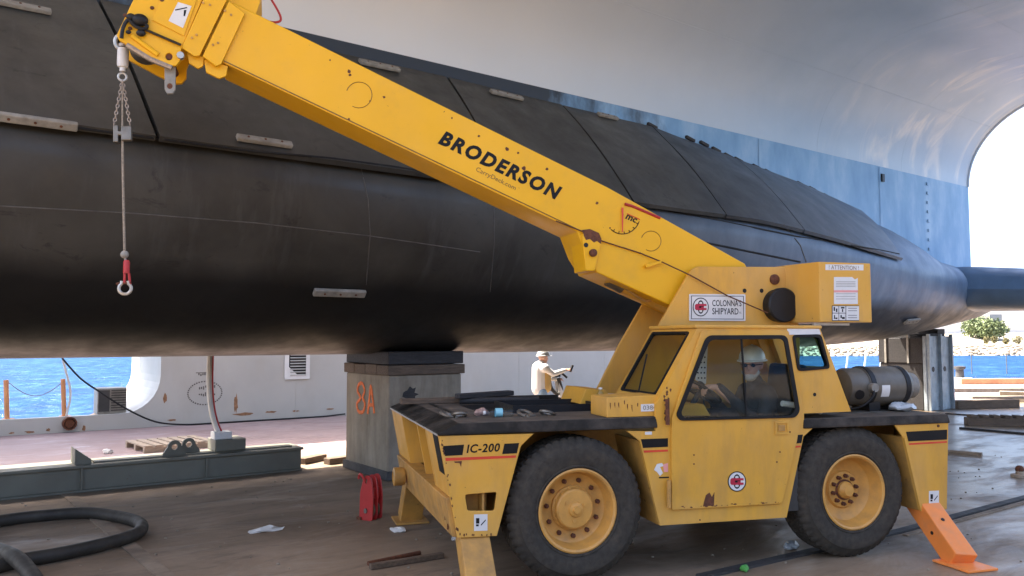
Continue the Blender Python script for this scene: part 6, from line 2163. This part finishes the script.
world_box('crib_timber', 'long orange brown beam lying near the far dock edge', 'timber', 1000, 384, 3.4, 0.3, 0.22, R(4), M['post_orange'], 'crib timbers right of the crane')
world_box('concrete_slab', 'low pale slab in the light behind the crib timbers', 'slab', 975, 391, 3.0, 1.0, 0.12, R(6), M['concrete'])
p = ground(921, 437)
mc = empty('drain_fitting', 'small dark pipe fitting lying beside the rear of the crane', 'fitting', loc=p, rz=0.3)
MB().tube([(-0.28, 0, 0.09), (0.06, 0, 0.09)], 0.085, 14).build('pipe', M['wood_dark'], mc, smooth=True)
MB().lathe([(0.12, 0), (0.12, 0.03), (0, 0.03)], (0.06, 0, 0.12), (1, 0, 0), 16).build('flange', M['rust'], mc, smooth=True)
b = MB().lathe([(0, 0), (0.06, 0), (0.06, 0.17), (0.025, 0.24), (0.025, 0.28), (0, 0.28)], (0, 0, 0.002), (0, 0, 1), 16)
o = tag(b.build('white_bottle', M['post_white'], smooth=True), 'white plastic bottle standing right of the crane tail', 'bottle')
o.location = ground(941, 438) - Vector((0.25, 0, 0))
p = ground(1020, 477)
vk = empty('rusty_valve', 'small rusty valve lump on the wet floor at the right edge', 'valve', loc=p)
MB().lathe([(0.0, 0), (0.11, 0), (0.11, 0.03), (0.05, 0.035), (0.05, 0.09), (0, 0.09)], (0, 0, 0.002), (0, 0, 1), 16).build('base', M['wood_pale'], vk, smooth=True)
MB().sphere((0, 0, 0.10), 0.055).build('knob', M['rust'], vk, smooth=True)
# guard posts at the far dock edge
for i, (px, base_y, ht, mt, lb) in enumerate(((846, 372, 1.1, 'post_white', 'slanted white rail post just right of the cab'), (864, 371.5, 1.1, 'post_white', 'slanted white rail post above the tank'),
                                               (880, 371, 1.1, 'post_white', 'white rail post left of the dark keel block'), (972, 374, 1.0, 'steel', 'thin guard post before the far water, left one'),
                                               (1007, 374, 1.0, 'steel', 'thin guard post before the far water, right one'))):
    p = ground(px, base_y)
    lean = 0.16 if i < 3 else 0.0
    o = tag(MB().tube([(0, 0, 0), (lean, 0, ht)], 0.05 if i < 3 else 0.022, 8).build('rail_post', M[mt], smooth=True), lb, 'post', 'rail posts at the dock edge')
    o.location = p
# small light on the far edge
p = ground(960, 380)
bl = empty('mooring_bollard', 'small dark bollard on a pale base near the far dock edge', 'bollard', loc=p)
MB().lathe([(0, 0), (0.5, 0), (0.5, 0.1), (0, 0.1)], (0, 0, 0.002), (0, 0, 1), 16).build('base', M['white'], bl)
MB().lathe([(0, 0.1), (0.18, 0.1), (0.16, 0.45), (0.24, 0.5), (0.24, 0.6), (0, 0.62)], (0, 0, 0.002), (0, 0, 1), 16).build('post', M['interior'], bl, smooth=True)
